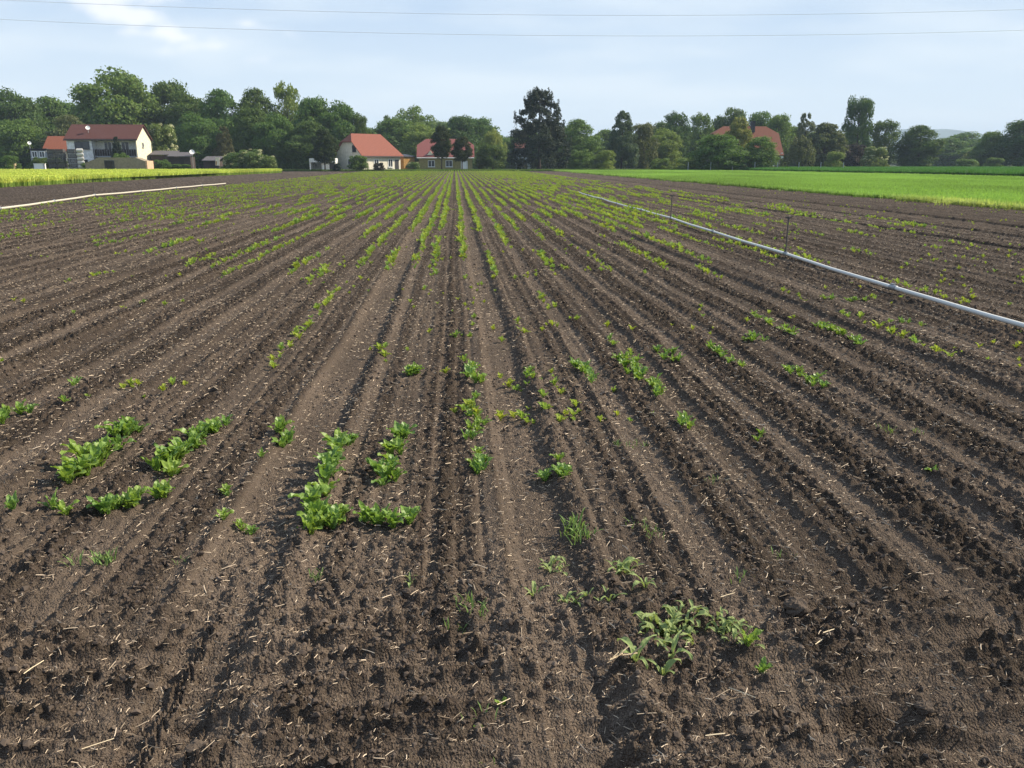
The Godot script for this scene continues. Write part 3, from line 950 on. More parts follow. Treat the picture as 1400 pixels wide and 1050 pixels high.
func crown(kind: String, sd: int) -> ArrayMesh:
	# crowns one unit tall (from 0 to 1) and one unit wide; scaled to each tree
	rng.seed = sd
	var s := Soup.new()
	if kind == "broad" or kind == "tall" or kind == "open":
		var many: int = {"broad": 125, "tall": 80, "open": 52}[kind]
		for i in many:
			var y := rng.randf_range(0.02, 0.93)
			if kind == "broad" and y > 0.6 and rng.randf() < 0.35:
				y *= 0.6
			var env := 0.0
			if kind == "broad":
				env = 0.43 * sqrt(maxf(0.03, 1.0 - pow(maxf(0.0, y - 0.38) / 0.60, 2.0))) * (0.82 + 0.18 * minf(1.0, y / 0.38))
			elif kind == "tall":
				env = 0.38 * sqrt(maxf(0.03, 1.0 - pow((y - 0.55) / 0.52, 2.0)))
			else:
				y = rng.randf_range(0.16, 0.94)
				env = 0.43 * sqrt(maxf(0.03, 1.0 - pow((y - 0.58) / 0.46, 2.0)))
			var a := rng.randf() * TAU
			var r := rng.randf_range(0.07, 0.17) * (1.0 if kind == "broad" else 0.8)
			var rr := maxf(0.0, env - 0.35 * r) * sqrt(rng.randf_range(0.05, 1.0))
			lobe(s, Vector3(cos(a) * rr, y, sin(a) * rr), Vector3(r, r * rng.randf_range(0.6, 0.85), r), int(13500.0 * r * r), 0.0195)
	elif kind == "pine":
		# heavy lower skirts, an open ragged top of needle tufts at the branch ends
		for i in 210:
			var y := rng.randf_range(0.03, 0.97)
			if i > 150:
				y = rng.randf_range(0.45, 0.9)
			var env := 0.44 if y < 0.45 else lerpf(0.43, 0.10, pow((y - 0.45) / 0.55, 1.3))
			if y > 0.44 and y < 0.56:
				env *= 0.82
			var a := rng.randf() * TAU
			var rr := env * sqrt(rng.randf_range(0.15, 1.0))
			var r := rng.randf_range(0.04, 0.085) * (1.25 if y < 0.55 else 0.75)
			lobe(s, Vector3(cos(a) * rr, y - rr * 0.05, sin(a) * rr), Vector3(r, r * 0.6, r), int(34000.0 * r * r), 0.0145, 0.3, 0.6)
			if rng.randf() < 0.7:
				lobe(s, Vector3(cos(a) * (rr + r * 0.8), y + r * 0.5, sin(a) * (rr + r * 0.8)), Vector3(r * 0.35, r * 0.8, r * 0.35), 40, 0.0105, 0.3, 0.6)
	elif kind == "conifer":
		for i in 170:
			var y := rng.randf() * 0.96
			var env := 0.46 * pow(1.0 - y, 0.62) + 0.03
			var a := rng.randf() * TAU
			var rr := env * sqrt(rng.randf_range(0.3, 1.0))
			var r := rng.randf_range(0.06, 0.12) * (1.0 - 0.5 * y)
			lobe(s, Vector3(cos(a) * rr, y + 0.02, sin(a) * rr), Vector3(r, r * 0.75, r), int(22000.0 * r * r), 0.018, 0.2, 0.3)
	elif kind == "cone":
		for i in 110:
			var y := rng.randf_range(0.04, 0.94)
			var env := 0.42 * pow(sin(PI * clampf(0.2 + y * 0.76, 0.0, 1.0)), 1.0)
			var a := rng.randf() * TAU
			var rr := env * sqrt(rng.randf_range(0.1, 1.0))
			var r := rng.randf_range(0.08, 0.14)
			lobe(s, Vector3(cos(a) * rr, y, sin(a) * rr), Vector3(r, r * 0.7, r), int(11000.0 * r * r), 0.026)
	elif kind == "willow":
		for i in 60:
			var a := rng.randf() * TAU
			var rr := 0.40 * sqrt(rng.randf())
			var top := 0.92 - rr * rr * 2.4 + rng.randf_range(-0.08, 0.05)
			var long := rng.randf_range(0.25, 0.6) * (0.6 + rr)
			lobe(s, Vector3(cos(a) * rr, top - long * 0.5, sin(a) * rr), Vector3(0.07, long * 0.6, 0.07), 190, 0.019)
	else:
		# shrubs: rounded, leafy to the ground
		for i in 34:
			var y := rng.randf_range(0.03, 0.82)
			var env := 0.40 * pow(cos(y * 1.3), 0.6)
			var a := rng.randf() * TAU
			var rr := env * sqrt(rng.randf_range(0.15, 1.0))
			var r := rng.randf_range(0.10, 0.17)
			lobe(s, Vector3(cos(a) * rr, y, sin(a) * rr), Vector3(r, r * 0.9, r), int(12000.0 * r * r), 0.028)
	return s.mesh()

func blossom_mesh() -> ArrayMesh:
	rng.seed = 950
	var s := Soup.new()
	for i in 40:
		var y := rng.randf_range(0.35, 0.92)
		var a := rng.randf() * TAU
		var rr := 0.47 * pow(maxf(0.05, cos(y * 1.25)), 0.6) * rng.randf_range(0.8, 1.05)
		lobe(s, Vector3(cos(a) * rr, y, sin(a) * rr), Vector3(0.055, 0.035, 0.055), 26, 0.018, 0.0, 0.8)
	return s.mesh()

func trunk_mesh(sd: int, forks: int) -> ArrayMesh:
	# one unit tall trunk with limbs
	rng.seed = sd
	var s := Soup.new()
	s.tube([Vector3(0, -0.02, 0), Vector3(0.004, 0.12, 0.0), Vector3(-0.006, 0.4, 0.006), Vector3(0.006, 0.75, 0.0), Vector3(0, 0.95, 0.0)], [0.034, 0.024, 0.018, 0.010, 0.003], 8)
	for k in forks:
		var y := lerpf(0.2, 0.8, (k + 0.5) / forks)
		var a := k * 2.4 + rng.randf()
		var l := rng.randf_range(0.16, 0.3) * (1.1 - 0.6 * y)
		var p := Vector3(0, y, 0)
		var q := p + Vector3(cos(a) * l * 0.6, l * 0.35, sin(a) * l * 0.6)
		var e := p + Vector3(cos(a) * l, l * 0.9, sin(a) * l)
		s.tube([p, q, e], [0.011 * (1.2 - y), 0.007 * (1.2 - y), 0.002], 6)
	return s.mesh()

var leaf_mats := {}
func leaf_mat(r: float, g: float, b: float) -> StandardMaterial3D:
	var key := "%.3f %.3f %.3f" % [r, g, b]
	if not leaf_mats.has(key):
		leaf_mats[key] = leafy(r, g, b, 0.85)
	return leaf_mats[key]

func tree(called: String, kind: String, x: float, z: float, h: float, w: float, low: float, col: Color, label: String, category := "tree", group := "", variant := -1) -> Node3D:
	var t := thing(called, label, category, Vector3(x, -0.03, -z), 0.0, group)
	var set_: Array = crowns[kind]
	var pick := (int(absf(x * 7.3 + z * 3.1)) if variant < 0 else variant) % set_.size()
	# every tree its own shade of its kind's green
	var lean := snappedf(sin(x * 3.7 + z * 1.3) * 0.5, 0.125)
	var cr := put("crown", set_[pick], leaf_mat(col.r * (1.0 + 0.35 * lean), col.g * (1.0 + 0.16 * lean), col.b * (1.0 + 0.1 * lean)), t)
	cr.position.y = low * h
	cr.rotation.y = absf(x * 1.7 + z)
	if kind == "broad":
		w *= 1.2
	cr.scale = Vector3(w, h * (1.0 - low), w)
	if kind != "shrub":
		var tr := put("trunk", trunk_protos[int(absf(x)) % trunk_protos.size()], M.bark, t)
		tr.scale = Vector3(maxf(w, h * 0.5), h * 0.95, maxf(w, h * 0.5))
		tr.rotation.y = absf(x)
	return t

func build_trees() -> void:
	crowns = {"broad": [crown("broad", 901), crown("broad", 902), crown("broad", 903), crown("broad", 904)], "tall": [crown("tall", 911), crown("tall", 912)], "open": [crown("open", 921), crown("open", 922)], "pine": [crown("pine", 931)],
		"conifer": [crown("conifer", 941), crown("conifer", 942)], "cone": [crown("cone", 945), crown("cone", 946)], "willow": [crown("willow", 948)], "shrub": [crown("shrub", 951), crown("shrub", 952), crown("shrub", 953)]}
	trunk_protos = [trunk_mesh(961, 7), trunk_mesh(962, 9)]
	var deep := Color(0.080, 0.132, 0.032)
	var mid := Color(0.115, 0.185, 0.042)
	var fresh := Color(0.155, 0.225, 0.055)
	var olive := Color(0.120, 0.140, 0.056)
	var pale := Color(0.19, 0.22, 0.065)
	var black := Color(0.034, 0.050, 0.034)
	var blue := Color(0.105, 0.140, 0.075)
	var T := [
		["oak_tree", "broad", -99.3, 205, 17.0, 13.0, 0.02, deep, "tall dark broadleaf tree cut by the left frame edge"],
		["oak_tree", "broad", -96.0, 215, 16.4, 12.0, 0.02, mid, "rounded tree second from the left frame edge, behind the low bushes"],
		["oak_tree", "broad", -88.5, 222, 16.8, 12.0, 0.02, deep, "tree in the dip of the wood left of the tallest left crown"],
		["oak_tree", "broad", -74.8, 200, 20.9, 18.5, 0.02, mid, "tallest and widest broadleaf tree of the left wood, behind the brown roofed farmhouse"],
		["oak_tree", "broad", -66.0, 208, 19.0, 13.5, 0.02, deep, "broad shoulder tree just right of the tallest crown behind the farmhouse"],
		["oak_tree", "broad", -59.5, 200, 16.6, 11.0, 0.02, deep, "dark tree right of the farmhouse gable in the left wood"],
		["oak_tree", "broad", -50.5, 196, 16.6, 11.0, 0.02, mid, "broadleaf tree behind the brown conifer in the left wood"],
		["oak_tree", "broad", -43.8, 198, 17.0, 10.0, 0.02, deep, "dark tree with a blunt top left of the slim round headed tree"],
		["oak_tree", "tall", -37.5, 200, 18.9, 9.0, 0.05, fresh, "slim round headed tree rising above the left wood"],
		["oak_tree", "broad", -30.6, 192, 14.7, 10.5, 0.02, mid, "feathery tree right of the slim round headed one"],
		["oak_tree", "broad", -24.6, 190, 13.8, 9.5, 0.02, mid, "tree behind the left gable of the salmon roofed house"],
		["poplar_tree", "tall", -20.3, 190, 11.8, 5.5, 0.02, deep, "narrow pointed tree over the ridge of the salmon roofed house"],
		["oak_tree", "broad", -89.6, 185, 10.6, 11.0, 0.02, mid, "lower bushy tree in front of the wood at the far left"],
		["oak_tree", "broad", -79.5, 185, 10.8, 9.5, 0.02, olive, "lower olive tree directly left of the farmhouse roof"],
		["oak_tree", "broad", -52.4, 182, 11.0, 10.0, 0.02, mid, "lower tree above the dark sheds right of the farmhouse"],
		["oak_tree", "broad", -41.2, 182, 12.0, 9.5, 0.02, deep, "lower dark tree above the flowering elder bushes, left of two"],
		["oak_tree", "broad", -36.0, 178, 10.8, 9.0, 0.02, mid, "lower tree above the flowering elder bushes, right of two"],
		["oak_tree", "broad", -29.5, 176, 9.4, 9.5, 0.02, deep, "dark tree behind the white carport"],
		["brown_conifer", "conifer", -43.7, 168, 8.2, 5.2, 0.02, Color(0.095, 0.100, 0.045), "brownish pointed conifer behind the flowering elder bushes"],
		["garden_tree", "cone", -24.4, 164, 7.6, 5.4, 0.20, Color(0.045, 0.066, 0.018), "dark oval garden tree with a bare trunk beside the white carport"],
		["open_tree", "open", -11.0, 235, 16.1, 15.0, 0.0, mid, "airy tree with sky gaps behind the salmon roofed house"],
		["open_tree", "open", -17.3, 230, 13.5, 7.5, 0.0, deep, "smaller dark airy tree left of the tree with sky gaps"],
		["oak_tree", "broad", -7.6, 212, 10.2, 11.5, 0.02, fresh, "green tree filling between the salmon roofed house and the olive house"],
		["garden_tree", "cone", -2.6, 170, 8.5, 4.8, 0.30, Color(0.045, 0.062, 0.016), "taller of two dark cone shaped trees before the olive house"],
		["garden_tree", "cone", 1.4, 172, 6.5, 4.5, 0.28, Color(0.040, 0.055, 0.016), "shorter of two dark cone shaped trees before the olive house"],
		["oak_tree", "broad", 1.2, 232, 13.1, 11.0, 0.02, deep, "dark tree behind the roof of the olive house"],
		["oak_tree", "broad", 7.0, 240, 12.9, 11.5, 0.02, mid, "tree between the olive house and the pale willow"],
		["willow_tree", "willow", 8.6, 196, 9.4, 7.4, 0.0, Color(0.30, 0.33, 0.09), "pale yellow green willow left of the big black pine"],
		["dark_bush", "shrub", 7.9, 186, 5.8, 7.5, 0.0, deep, "tall dark bush under the pale willow"],
		["black_pine", "pine", 17.4, 178, 15.9, 13.8, 0.03, black, "big black pine with a ragged open top, tallest in the middle"],
		["oak_tree", "broad", 29.4, 205, 11.2, 9.5, 0.02, fresh, "fresh green tree just right of the big black pine"],
		["round_bush", "shrub", 25.3, 172, 4.6, 5.6, 0.0, mid, "left of two round bushes at the foot of the black pine"],
		["round_bush", "shrub", 30.0, 172, 4.3, 6.0, 0.0, fresh, "right of two round bushes at the foot of the black pine"],
		["scots_pine", "conifer", 36.2, 186, 12.2, 8.2, 0.08, blue, "grey green pine with a pointed ragged top right of the round bushes"],
		["oak_tree", "tall", 42.0, 190, 10.4, 8.5, 0.02, olive, "greyish tree leaning against the pointed grey green pine"],
		["oak_tree", "broad", 48.2, 198, 8.9, 8.8, 0.02, fresh, "low fresh green tree left of the garden of the orange roofed house"],
		["tall_tree", "tall", 58.0, 225, 14.4, 9.5, 0.02, deep, "dark tree with a spiky crown left of the orange roofed house"],
		["oak_tree", "tall", 66.0, 230, 14.4, 9.0, 0.02, mid, "broad tree behind the left end of the orange roof"],
		["oak_tree", "broad", 75.6, 235, 16.4, 9.5, 0.02, deep, "highest of the broad trees behind the orange roof"],
		["oak_tree", "broad", 84.9, 235, 15.6, 9.5, 0.02, mid, "broad tree behind the chimney of the orange roofed house"],
		["spreading_tree", "broad", 50.8, 164, 6.6, 10.5, 0.0, mid, "wide low dark green tree in front of the orange roofed house"],
		["fresh_tree", "cone", 57.2, 172, 10.2, 6.4, 0.05, pale, "yellow green tree hiding the middle of the orange roof"],
		["spreading_tree", "broad", 59.0, 164, 6.2, 6.4, 0.0, fresh, "lower fresh green tree right of the wide low one before the orange roof"],
		["oak_tree", "broad", 84.3, 222, 13.2, 8.5, 0.02, fresh, "slender tree right of the orange roofed house"],
		["dark_spruce", "conifer", 87.4, 212, 13.4, 8.0, 0.02, blue, "dark blunt conifer right of the orange roofed house"],
		["oak_tree", "cone", 87.5, 200, 10.4, 11.0, 0.02, olive, "olive leafed tree left of the tall lone poplar"],
		["willow_tree", "willow", 76.6, 188, 7.9, 8.0, 0.0, olive, "olive drooping tree just right of the orange roofed house"],
		["poplar_tree", "tall", 102.3, 215, 18.2, 9.8, 0.0, deep, "tall lone poplar standing above the right hand trees"],
		["oak_tree", "tall", 109.6, 215, 12.0, 11.0, 0.02, deep, "dark tree at the right foot of the tall poplar"],
		["oak_tree", "broad", 117.4, 212, 10.4, 10.5, 0.02, deep, "dark wide tree right of the white blossomed bush"],
		["copper_bush", "shrub", 94.0, 200, 6.3, 8.0, 0.0, Color(0.050, 0.034, 0.030), "reddish dark bush left of the white blossomed bush"],
		["far_tree", "broad", 171.4, 290, 9.6, 17.0, 0.02, mid, "hazy tree in the right gap, lower and nearer one"],
		["far_tree", "broad", 201.4, 330, 12.6, 20.0, 0.02, mid, "hazy tree in the right gap, rounded and farther one"],
		["far_tree", "broad", 226.0, 350, 11.0, 18.0, 0.02, deep, "hazy dark tree between the right gap and the right frame edge"],
		["pale_tree", "willow", 150.9, 240, 6.2, 11.0, 0.0, pale, "pale low rounded tree left of the dark tree at the right frame edge"],
		["oak_tree", "broad", 146.5, 215, 11.8, 12.5, 0.02, deep, "dark round tree cut by the right frame edge"],
		["oak_tree", "broad", 141.0, 220, 9.2, 8.0, 0.02, mid, "smaller tree leaning on the dark one at the right frame edge"],
		["garden_bush", "shrub", -70.5, 142, 2.9, 3.6, 0.0, mid, "round green bush above the tan box at the far left"],
		["garden_bush", "shrub", -18.0, 162, 3.1, 4.4, 0.0, Color(0.10, 0.16, 0.03), "bright yellow green bush before the salmon roofed house"],
		["garden_bush", "shrub", -22.2, 164, 1.6, 2.0, 0.0, black, "small dark bush by the wall left of the bright yellow green bush"],
		["garden_bush", "shrub", -14.4, 164, 1.7, 2.6, 0.0, Color(0.05, 0.045, 0.03), "small brownish bush right of the bright yellow green bush"],
		["garden_bush", "shrub", -53.8, 143.2, 3.4, 3.4, 0.0, mid, "green bush on the farmhouse terrace behind the tan wall"],
		["small_fir", "conifer", -55.6, 147, 5.7, 2.6, 0.0, black, "small dark fir in front of the farmhouse balcony"],
		["garden_bush", "shrub", -58.6, 141.6, 1.8, 2.6, 0.0, fresh, "leafy bush between the dark crate stacks and the tan wall"],
		["garden_bush", "shrub", 80.5, 178, 4.2, 4.6, 0.0, fresh, "arching bush right of the orange roofed house wall"],
		["garden_bush", "shrub", 41.0, 170, 2.6, 5.0, 0.0, mid, "low bush line piece under the grey green pine"],
		["garden_bush", "shrub", 46.5, 170, 2.8, 5.5, 0.0, fresh, "low bright bush left of the wide low tree"],
		["garden_bush", "shrub", 126.0, 205, 2.6, 6.0, 0.0, fresh, "low bush in the right gap, left one"],
		["garden_bush", "shrub", 134.0, 206, 3.0, 5.5, 0.0, mid, "low bush in the right gap, right one"],
		["garden_bush", "shrub", -46.5, 150, 1.5, 4.0, 0.0, mid, "low bush at the foot of the dark sheds"],
		["garden_bush", "shrub", -68.3, 147, 2.7, 3.2, 0.0, deep, "dark bush growing in front of the grey glazed cabin"],
		["garden_bush", "shrub", -49.2, 149, 2.3, 3.4, 0.0, mid, "leafy bush growing in front of the largest dark shed"],
		["garden_bush", "shrub", -65.0, 146, 2.6, 4.2, 0.0, deep, "dark bush behind the crate stacks"],
	]
	for e in T:
		tree(e[0], e[1], e[2], e[3], e[4], e[5], e[6], e[7], e[8], "bush" if e[1] == "shrub" else "tree", "garden bushes" if e[0] == "garden_bush" else ("broadleaf trees behind the houses" if e[0] == "oak_tree" else ""))
	var el := [[-37.3, 148.5, 3.5, 4.6, "elder bush with cream blossoms, leftmost of the row right of the sheds"], [-34.2, 148.5, 4.1, 5.0, "tallest elder bush with cream blossoms, in the middle of its row"], [-31.6, 148.0, 3.0, 3.6, "elder bush with cream blossoms at the right end of its row"], [97.1, 194, 5.6, 6.4, "white blossomed bush in front of the right hand trees"], [-52.4, 160, 9.0, 6.0, "cream blossomed tree behind the farmhouse gable"], [-8.6, 178, 1.9, 3.2, "small pinkish white blossoming bush between the salmon roofed and the olive house"]]
	var bl := blossom_mesh()
	for e in el:
		var t := tree("blossoming_bush", "shrub", e[0], e[1], e[2], e[3], 0.0, Color(0.14, 0.20, 0.06), e[4], "bush", "blossoming bushes")
		var b := put("blossoms", bl, M.blossom, t)
		b.scale = Vector3(e[3] * 1.0, e[2], e[3] * 0.98)
	# trees deeper in the woods that close the gaps between the trunks
	rng.seed = 990
	for i in 30:
		var x := -150.0 + i * 5.0
		tree("wood_tree", "broad", x, 226.0 + rng.randf_range(-6.0, 10.0), rng.randf_range(12.0, 15.5) * (0.8 if i > 23 else 1.0), 14.0, 0.0, [deep, mid][i % 2], "tree deep in the left wood behind nearer crowns, %s from the left" % ORD[i], "tree", "trees deep in the left wood")
	for i in 22:
		var x := 6.0 + i * 5.4
		tree("wood_tree", "broad", x, 250.0 + rng.randf_range(-6.0, 10.0), rng.randf_range(9.0, 12.5), 10.5, 0.0, [deep, mid][i % 2], "tree in the far row behind the gardens, %s from the left" % ORD[i], "tree", "trees in the far row behind the gardens")
	for i in 15:
		var x := 128.0 + i * 13.0
		tree("wood_tree", "broad", x, 400.0 + rng.randf_range(-20.0, 20.0), rng.randf_range(6.5, 9.0), 22.0, 0.0, mid, "hazy tree of the distant row at the right, %s from the left" % ORD[i], "tree", "hazy trees of the distant right row")
	for i in 9:
		tree("wood_tree", "broad", -24.0 + i * 4.0, 330.0 + rng.randf_range(-10.0, 10.0), rng.randf_range(15.0, 17.5), 13.0, 0.0, mid, "hazy tree of the distant row above the salmon roof, %s from the left" % ORD[i], "tree", "hazy trees of the distant middle row")

# ------------------------------------------------------------------ buildings
func roof_into(s: Soup, L: float, W: float, eave: float, ridge: float, ins_l: float, y_l: float, ins_r: float, y_r: float, ov := 0.45) -> void:
	# ridge along x; each end a gable (ins 0, y = ridge), a half hip (y between) or a full hip (y = eave)
	var rise := (ridge - eave) / (W * 0.5)
	var ze := W * 0.5 + ov
	var ye := eave - ov * rise
	var th := Vector3(0, 0.16, 0)
	var ends := []
	for q in [[-1.0, ins_l, y_l], [1.0, ins_r, y_r]]:
		var yh: float = q[2]
		var zh := maxf(0.0, (ridge - yh) / rise)
		if yh <= eave + 0.01:
			yh = ye
			zh = ze
		ends.append([q[0] * (L * 0.5 + ov), yh, zh, q[0] * (L * 0.5 + ov - q[1])])
	for f in [-1.0, 1.0]:
		var p := [Vector3(ends[0][0], ye, f * ze)]
		if ends[0][1] > ye + 0.01 and ends[0][1] < ridge - 0.01:
			p.append(Vector3(ends[0][0], ends[0][1], f * ends[0][2]))
		p.append(Vector3(ends[0][3], ridge, 0))
		p.append(Vector3(ends[1][3], ridge, 0))
		if ends[1][1] > ye + 0.01 and ends[1][1] < ridge - 0.01:
			p.append(Vector3(ends[1][0], ends[1][1], f * ends[1][2]))
		p.append(Vector3(ends[1][0], ye, f * ze))
		s.slab(p, th)
	for q in ends:
		if absf(q[3] - q[0]) > 0.01:
			s.slab([Vector3(q[0], q[1], -q[2]), Vector3(q[0], q[1], q[2]), Vector3(q[3], ridge, 0)], th * 0.98)

func wall_into(s: Soup, L: float, W: float, eave: float, ridge: float, y_l: float, y_r: float) -> void:
	s.box(Vector3(0, eave * 0.5 - 0.15, 0), Vector3(L, eave + 0.3, W))
	var rise := (ridge - eave) / (W * 0.5)
	for q in [[-1.0, y_l], [1.0, y_r]]:
		if q[1] > eave + 0.05:
			var x: float = q[0] * (L * 0.5 - 0.12)
			var z1: float = W * 0.5
			var yt: float = minf(q[1], ridge - 0.05)
			var z2: float = maxf(0.01, (ridge - yt) / rise)
			s.slab([Vector3(x, eave + 0.002, -z1), Vector3(x, eave + 0.002, z1), Vector3(x, yt - 0.02, z2), Vector3(x, yt - 0.02, -z2)], Vector3(q[0] * 0.12, 0, 0))

func window(parent: Node, at: Vector3, w: float, h: float, turn := 0.0, frame: Material = null, called := "window") -> void:
	# a frame of four bars and a mullion, the pane set back inside it
	var s := Soup.new()
	var b := Basis(Vector3.UP, turn)
	var e := 0.09
	for q in [[Vector3(-w * 0.5, 0, 0), Vector3(e, h + e, 0.12)], [Vector3(w * 0.5, 0, 0), Vector3(e, h + e, 0.12)], [Vector3(0, h * 0.5, 0), Vector3(w - e, e, 0.118)], [Vector3(0, -h * 0.5, 0), Vector3(w - e, e, 0.118)], [Vector3(0, 0, 0), Vector3(e * 0.8, h - e, 0.11)]]:
		s.box(b * (q[0] as Vector3), q[1], b)
	s.box(b * Vector3(0, -h * 0.5 - 0.08, 0.08), Vector3(w + 0.3, 0.05, 0.2), b)
	var f := put(called, s.mesh(), frame if frame else M.white, parent)
	f.position = at
	s = Soup.new()
	s.box(Vector3.ZERO, Vector3(w - e * 0.6, h - e * 0.6, 0.03), b)
	put("pane", s.mesh(), M.pane, f)

func dish(called: String, label: String, at: Vector3, r: float, yaw: float, mast: float) -> void:
	var t := thing(called, label, "satellite dish", at, yaw, "white satellite dishes")
	var s := Soup.new()
	var n := 12
	var tilt := Basis(Vector3.RIGHT, -0.45)
	for ring in 3:
		for k in n:
			var a := TAU * k / n
			var a2 := TAU * (k + 1) / n
			var r0 := r * ring / 3.0
			var r1 := r * (ring + 1) / 3.0
			var d0 := 0.28 * r * pow(r0 / r, 2.0)
			var d1 := 0.28 * r * pow(r1 / r, 2.0)
			s.quad(tilt * Vector3(cos(a) * r0, sin(a) * r0, d0), tilt * Vector3(cos(a2) * r0, sin(a2) * r0, d0), tilt * Vector3(cos(a2) * r1, sin(a2) * r1, d1), tilt * Vector3(cos(a) * r1, sin(a) * r1, d1), tilt * Vector3(0, 0, 1))
	put("reflector", s.mesh(), M.white, t)
	s = Soup.new()
	s.tube([tilt * Vector3(0, -r, 0.25 * r), tilt * Vector3(0, -r * 0.1, r * 1.0)], [0.025, 0.02], 6)
	s.box(tilt * Vector3(0, 0, r * 1.05), Vector3(0.12, 0.12, 0.18), tilt)
	put("feed_arm", s.mesh(), M.grey, t)
	s = Soup.new()
	s.tube([Vector3(0, -mast, -0.1), Vector3(0, 0, -0.1), Vector3(0, 0.05, -0.02)], [0.04, 0.04, 0.03], 6)
	put("mast", s.mesh(), M.grey, t)

func build_farmhouse() -> void:
	var t := thing("farmhouse", "white two storey farmhouse with brown red roof and sunlit cream gable at the left", "house", Vector3(-59.2, 0, -153.5))
	var s := Soup.new()
	# left block, set back right block with loggia, gables
	s.box(Vector3(-3.55, 2.6, 0), Vector3(4.3, 5.6, 7.0))
	s.box(Vector3(2.05, 2.6, -0.75), Vector3(6.9, 5.56, 5.5))
	put("wall", s.mesh(), M.wall_white, t)
	s = Soup.new()
	s.slab([Vector3(5.51, -0.2, -3.52), Vector3(5.51, 5.42, -3.52), Vector3(5.51, 7.62, 0), Vector3(5.51, 5.42, 3.5), Vector3(5.51, -0.2, 3.5)], Vector3(0.2, 0, 0))
	put("gable", s.mesh(), M.wall_cream, t)
	s = Soup.new()
	s.slab([Vector3(-5.71, 5.41, -3.5), Vector3(-5.71, 7.62, 0), Vector3(-5.71, 5.41, 3.5)], Vector3(0.2, 0, 0))
	put("gable", s.mesh(), M.wall_cream, t)
	s = Soup.new()
	roof_into(s, 11.4, 7.0, 5.45, 7.72, 0.0, 7.72, 0.0, 7.72, 0.3)
	var r := put("roof", s.mesh(), M.tile_brown, t)
	s = Soup.new()
	s.tube([Vector3(-6.0, 5.22, 3.9), Vector3(6.0, 5.22, 3.9)], [0.08, 0.08], 6)
	s.tube([Vector3(-1.36, 5.2, 3.86), Vector3(-1.36, 0.0, 3.62)], [0.06, 0.06], 6)
	put("gutter", s.mesh(), M.dark, r)
	s = Soup.new()
	s.box(Vector3(2.1, 2.55, 2.75), Vector3(6.7, 0.18, 1.5))
	var bal := put("balcony", s.mesh(), M.grey, t)
	for k in 17:
		s = Soup.new()
		s.box(Vector3(-1.1 + k * 0.4, 3.15, 3.42), Vector3(0.34, 1.0, 0.05))
		put("board", s.mesh(), M.dark_wood, bal)
	s = Soup.new()
	s.box(Vector3(2.1, 3.7, 3.42), Vector3(6.7, 0.08, 0.1))
	put("rail", s.mesh(), M.dark_wood, bal)
	window(t, Vector3(-3.2, 4.4, 3.53), 2.3, 1.15, 0.0, M.dark)
	window(t, Vector3(0.45, 4.3, 2.03), 1.2, 1.35, 0.0, M.white)
	window(t, Vector3(3.3, 4.3, 2.03), 1.2, 1.35, 0.0, M.white)
	window(t, Vector3(-3.2, 1.5, 3.53), 1.4, 1.2, 0.0, M.white)
	window(t, Vector3(5.74, 4.5, 0.6), 0.6, 0.7, PI / 2, M.grey)
	dish("satellite_dish", "white satellite dish mounted on the brown farmhouse roof", Vector3(-61.6, 7.2, -151.2), 0.36, 0.4, 1.0)
	dish("satellite_dish", "white satellite dish above the bushes at the far left", Vector3(-70.9, 4.7, -150), 0.30, 0.5, 4.7)
	dish("satellite_dish", "white satellite dish by the dark sheds right of the farmhouse", Vector3(-44.9, 3.3, -151.5), 0.42, 0.3, 3.3)
	# low tan wall building in front
	t = thing("garden_outhouse", "low tan outhouse with sloped ends and a dark gate before the farmhouse", "outhouse", Vector3(-53.4, 0, -141.6))
	s = Soup.new()
	s.slab([Vector3(-4.8, -0.1, 1.5), Vector3(-4.8, 1.5, 1.5), Vector3(-2.6, 2.35, 1.5), Vector3(3.0, 2.35, 1.5), Vector3(4.6, 1.75, 1.5), Vector3(4.6, -0.1, 1.5)], Vector3(0, 0, -2.6))
	put("wall", s.mesh(), M.wall_tan, t)
	s = Soup.new()
	s.box(Vector3(4.7, 0.85, 0.3), Vector3(0.25, 2.0, 2.9))
	put("end_wall", s.mesh(), M.wall_tan_sunlit, t)  # right end face, painted lighter and pinker as the sun catches it
	s = Soup.new()
	for q in [[-1.75, 0.1], [-0.35, 0.1]]:
		s.box(Vector3(q[0], 0.9, 1.55), Vector3(0.1, 2.0, 0.12))
	s.box(Vector3(-1.05, 1.86, 1.55), Vector3(1.3, 0.1, 0.118))
	var g := put("gate", s.mesh(), M.dark, t)
	for k in 6:
		s = Soup.new()
		s.box(Vector3(-1.6 + k * 0.22, 0.88, 1.545), Vector3(0.19, 1.84, 0.05))
		put("plank", s.mesh(), M.dark_wood, g)
	# crate stacks
	var cols := [[-63.85, 5, "leftmost"], [-62.55, 5, "second"], [-60.75, 5, "third, single"]]
	var proto := thing("harvest_crate", "", "crate", Vector3.ZERO, 0.0, "dark harvest crates stacked before the farmhouse")
	for k in 4:
		s = Soup.new()
		s.box(Vector3(0, 0.17 + k * 0.15, 0.48), Vector3(1.2, 0.125, 0.03))
		s.box(Vector3(0, 0.17 + k * 0.15, -0.48), Vector3(1.2, 0.125, 0.03))
		s.box(Vector3(0.585, 0.17 + k * 0.15, 0), Vector3(0.03, 0.125, 0.93))
		s.box(Vector3(-0.585, 0.17 + k * 0.15, 0), Vector3(0.03, 0.125, 0.93))
		put("slat", s.mesh(), M.crate, proto)
	s = Soup.new()
	s.box(Vector3(0, 0.085, 0), Vector3(1.14, 0.03, 0.9))
	for x in [-0.5, 0.0, 0.5]:
		s.box(Vector3(x, 0.035, 0), Vector3(0.12, 0.066, 0.96))
	put("pallet_base", s.mesh(), M.crate, proto)
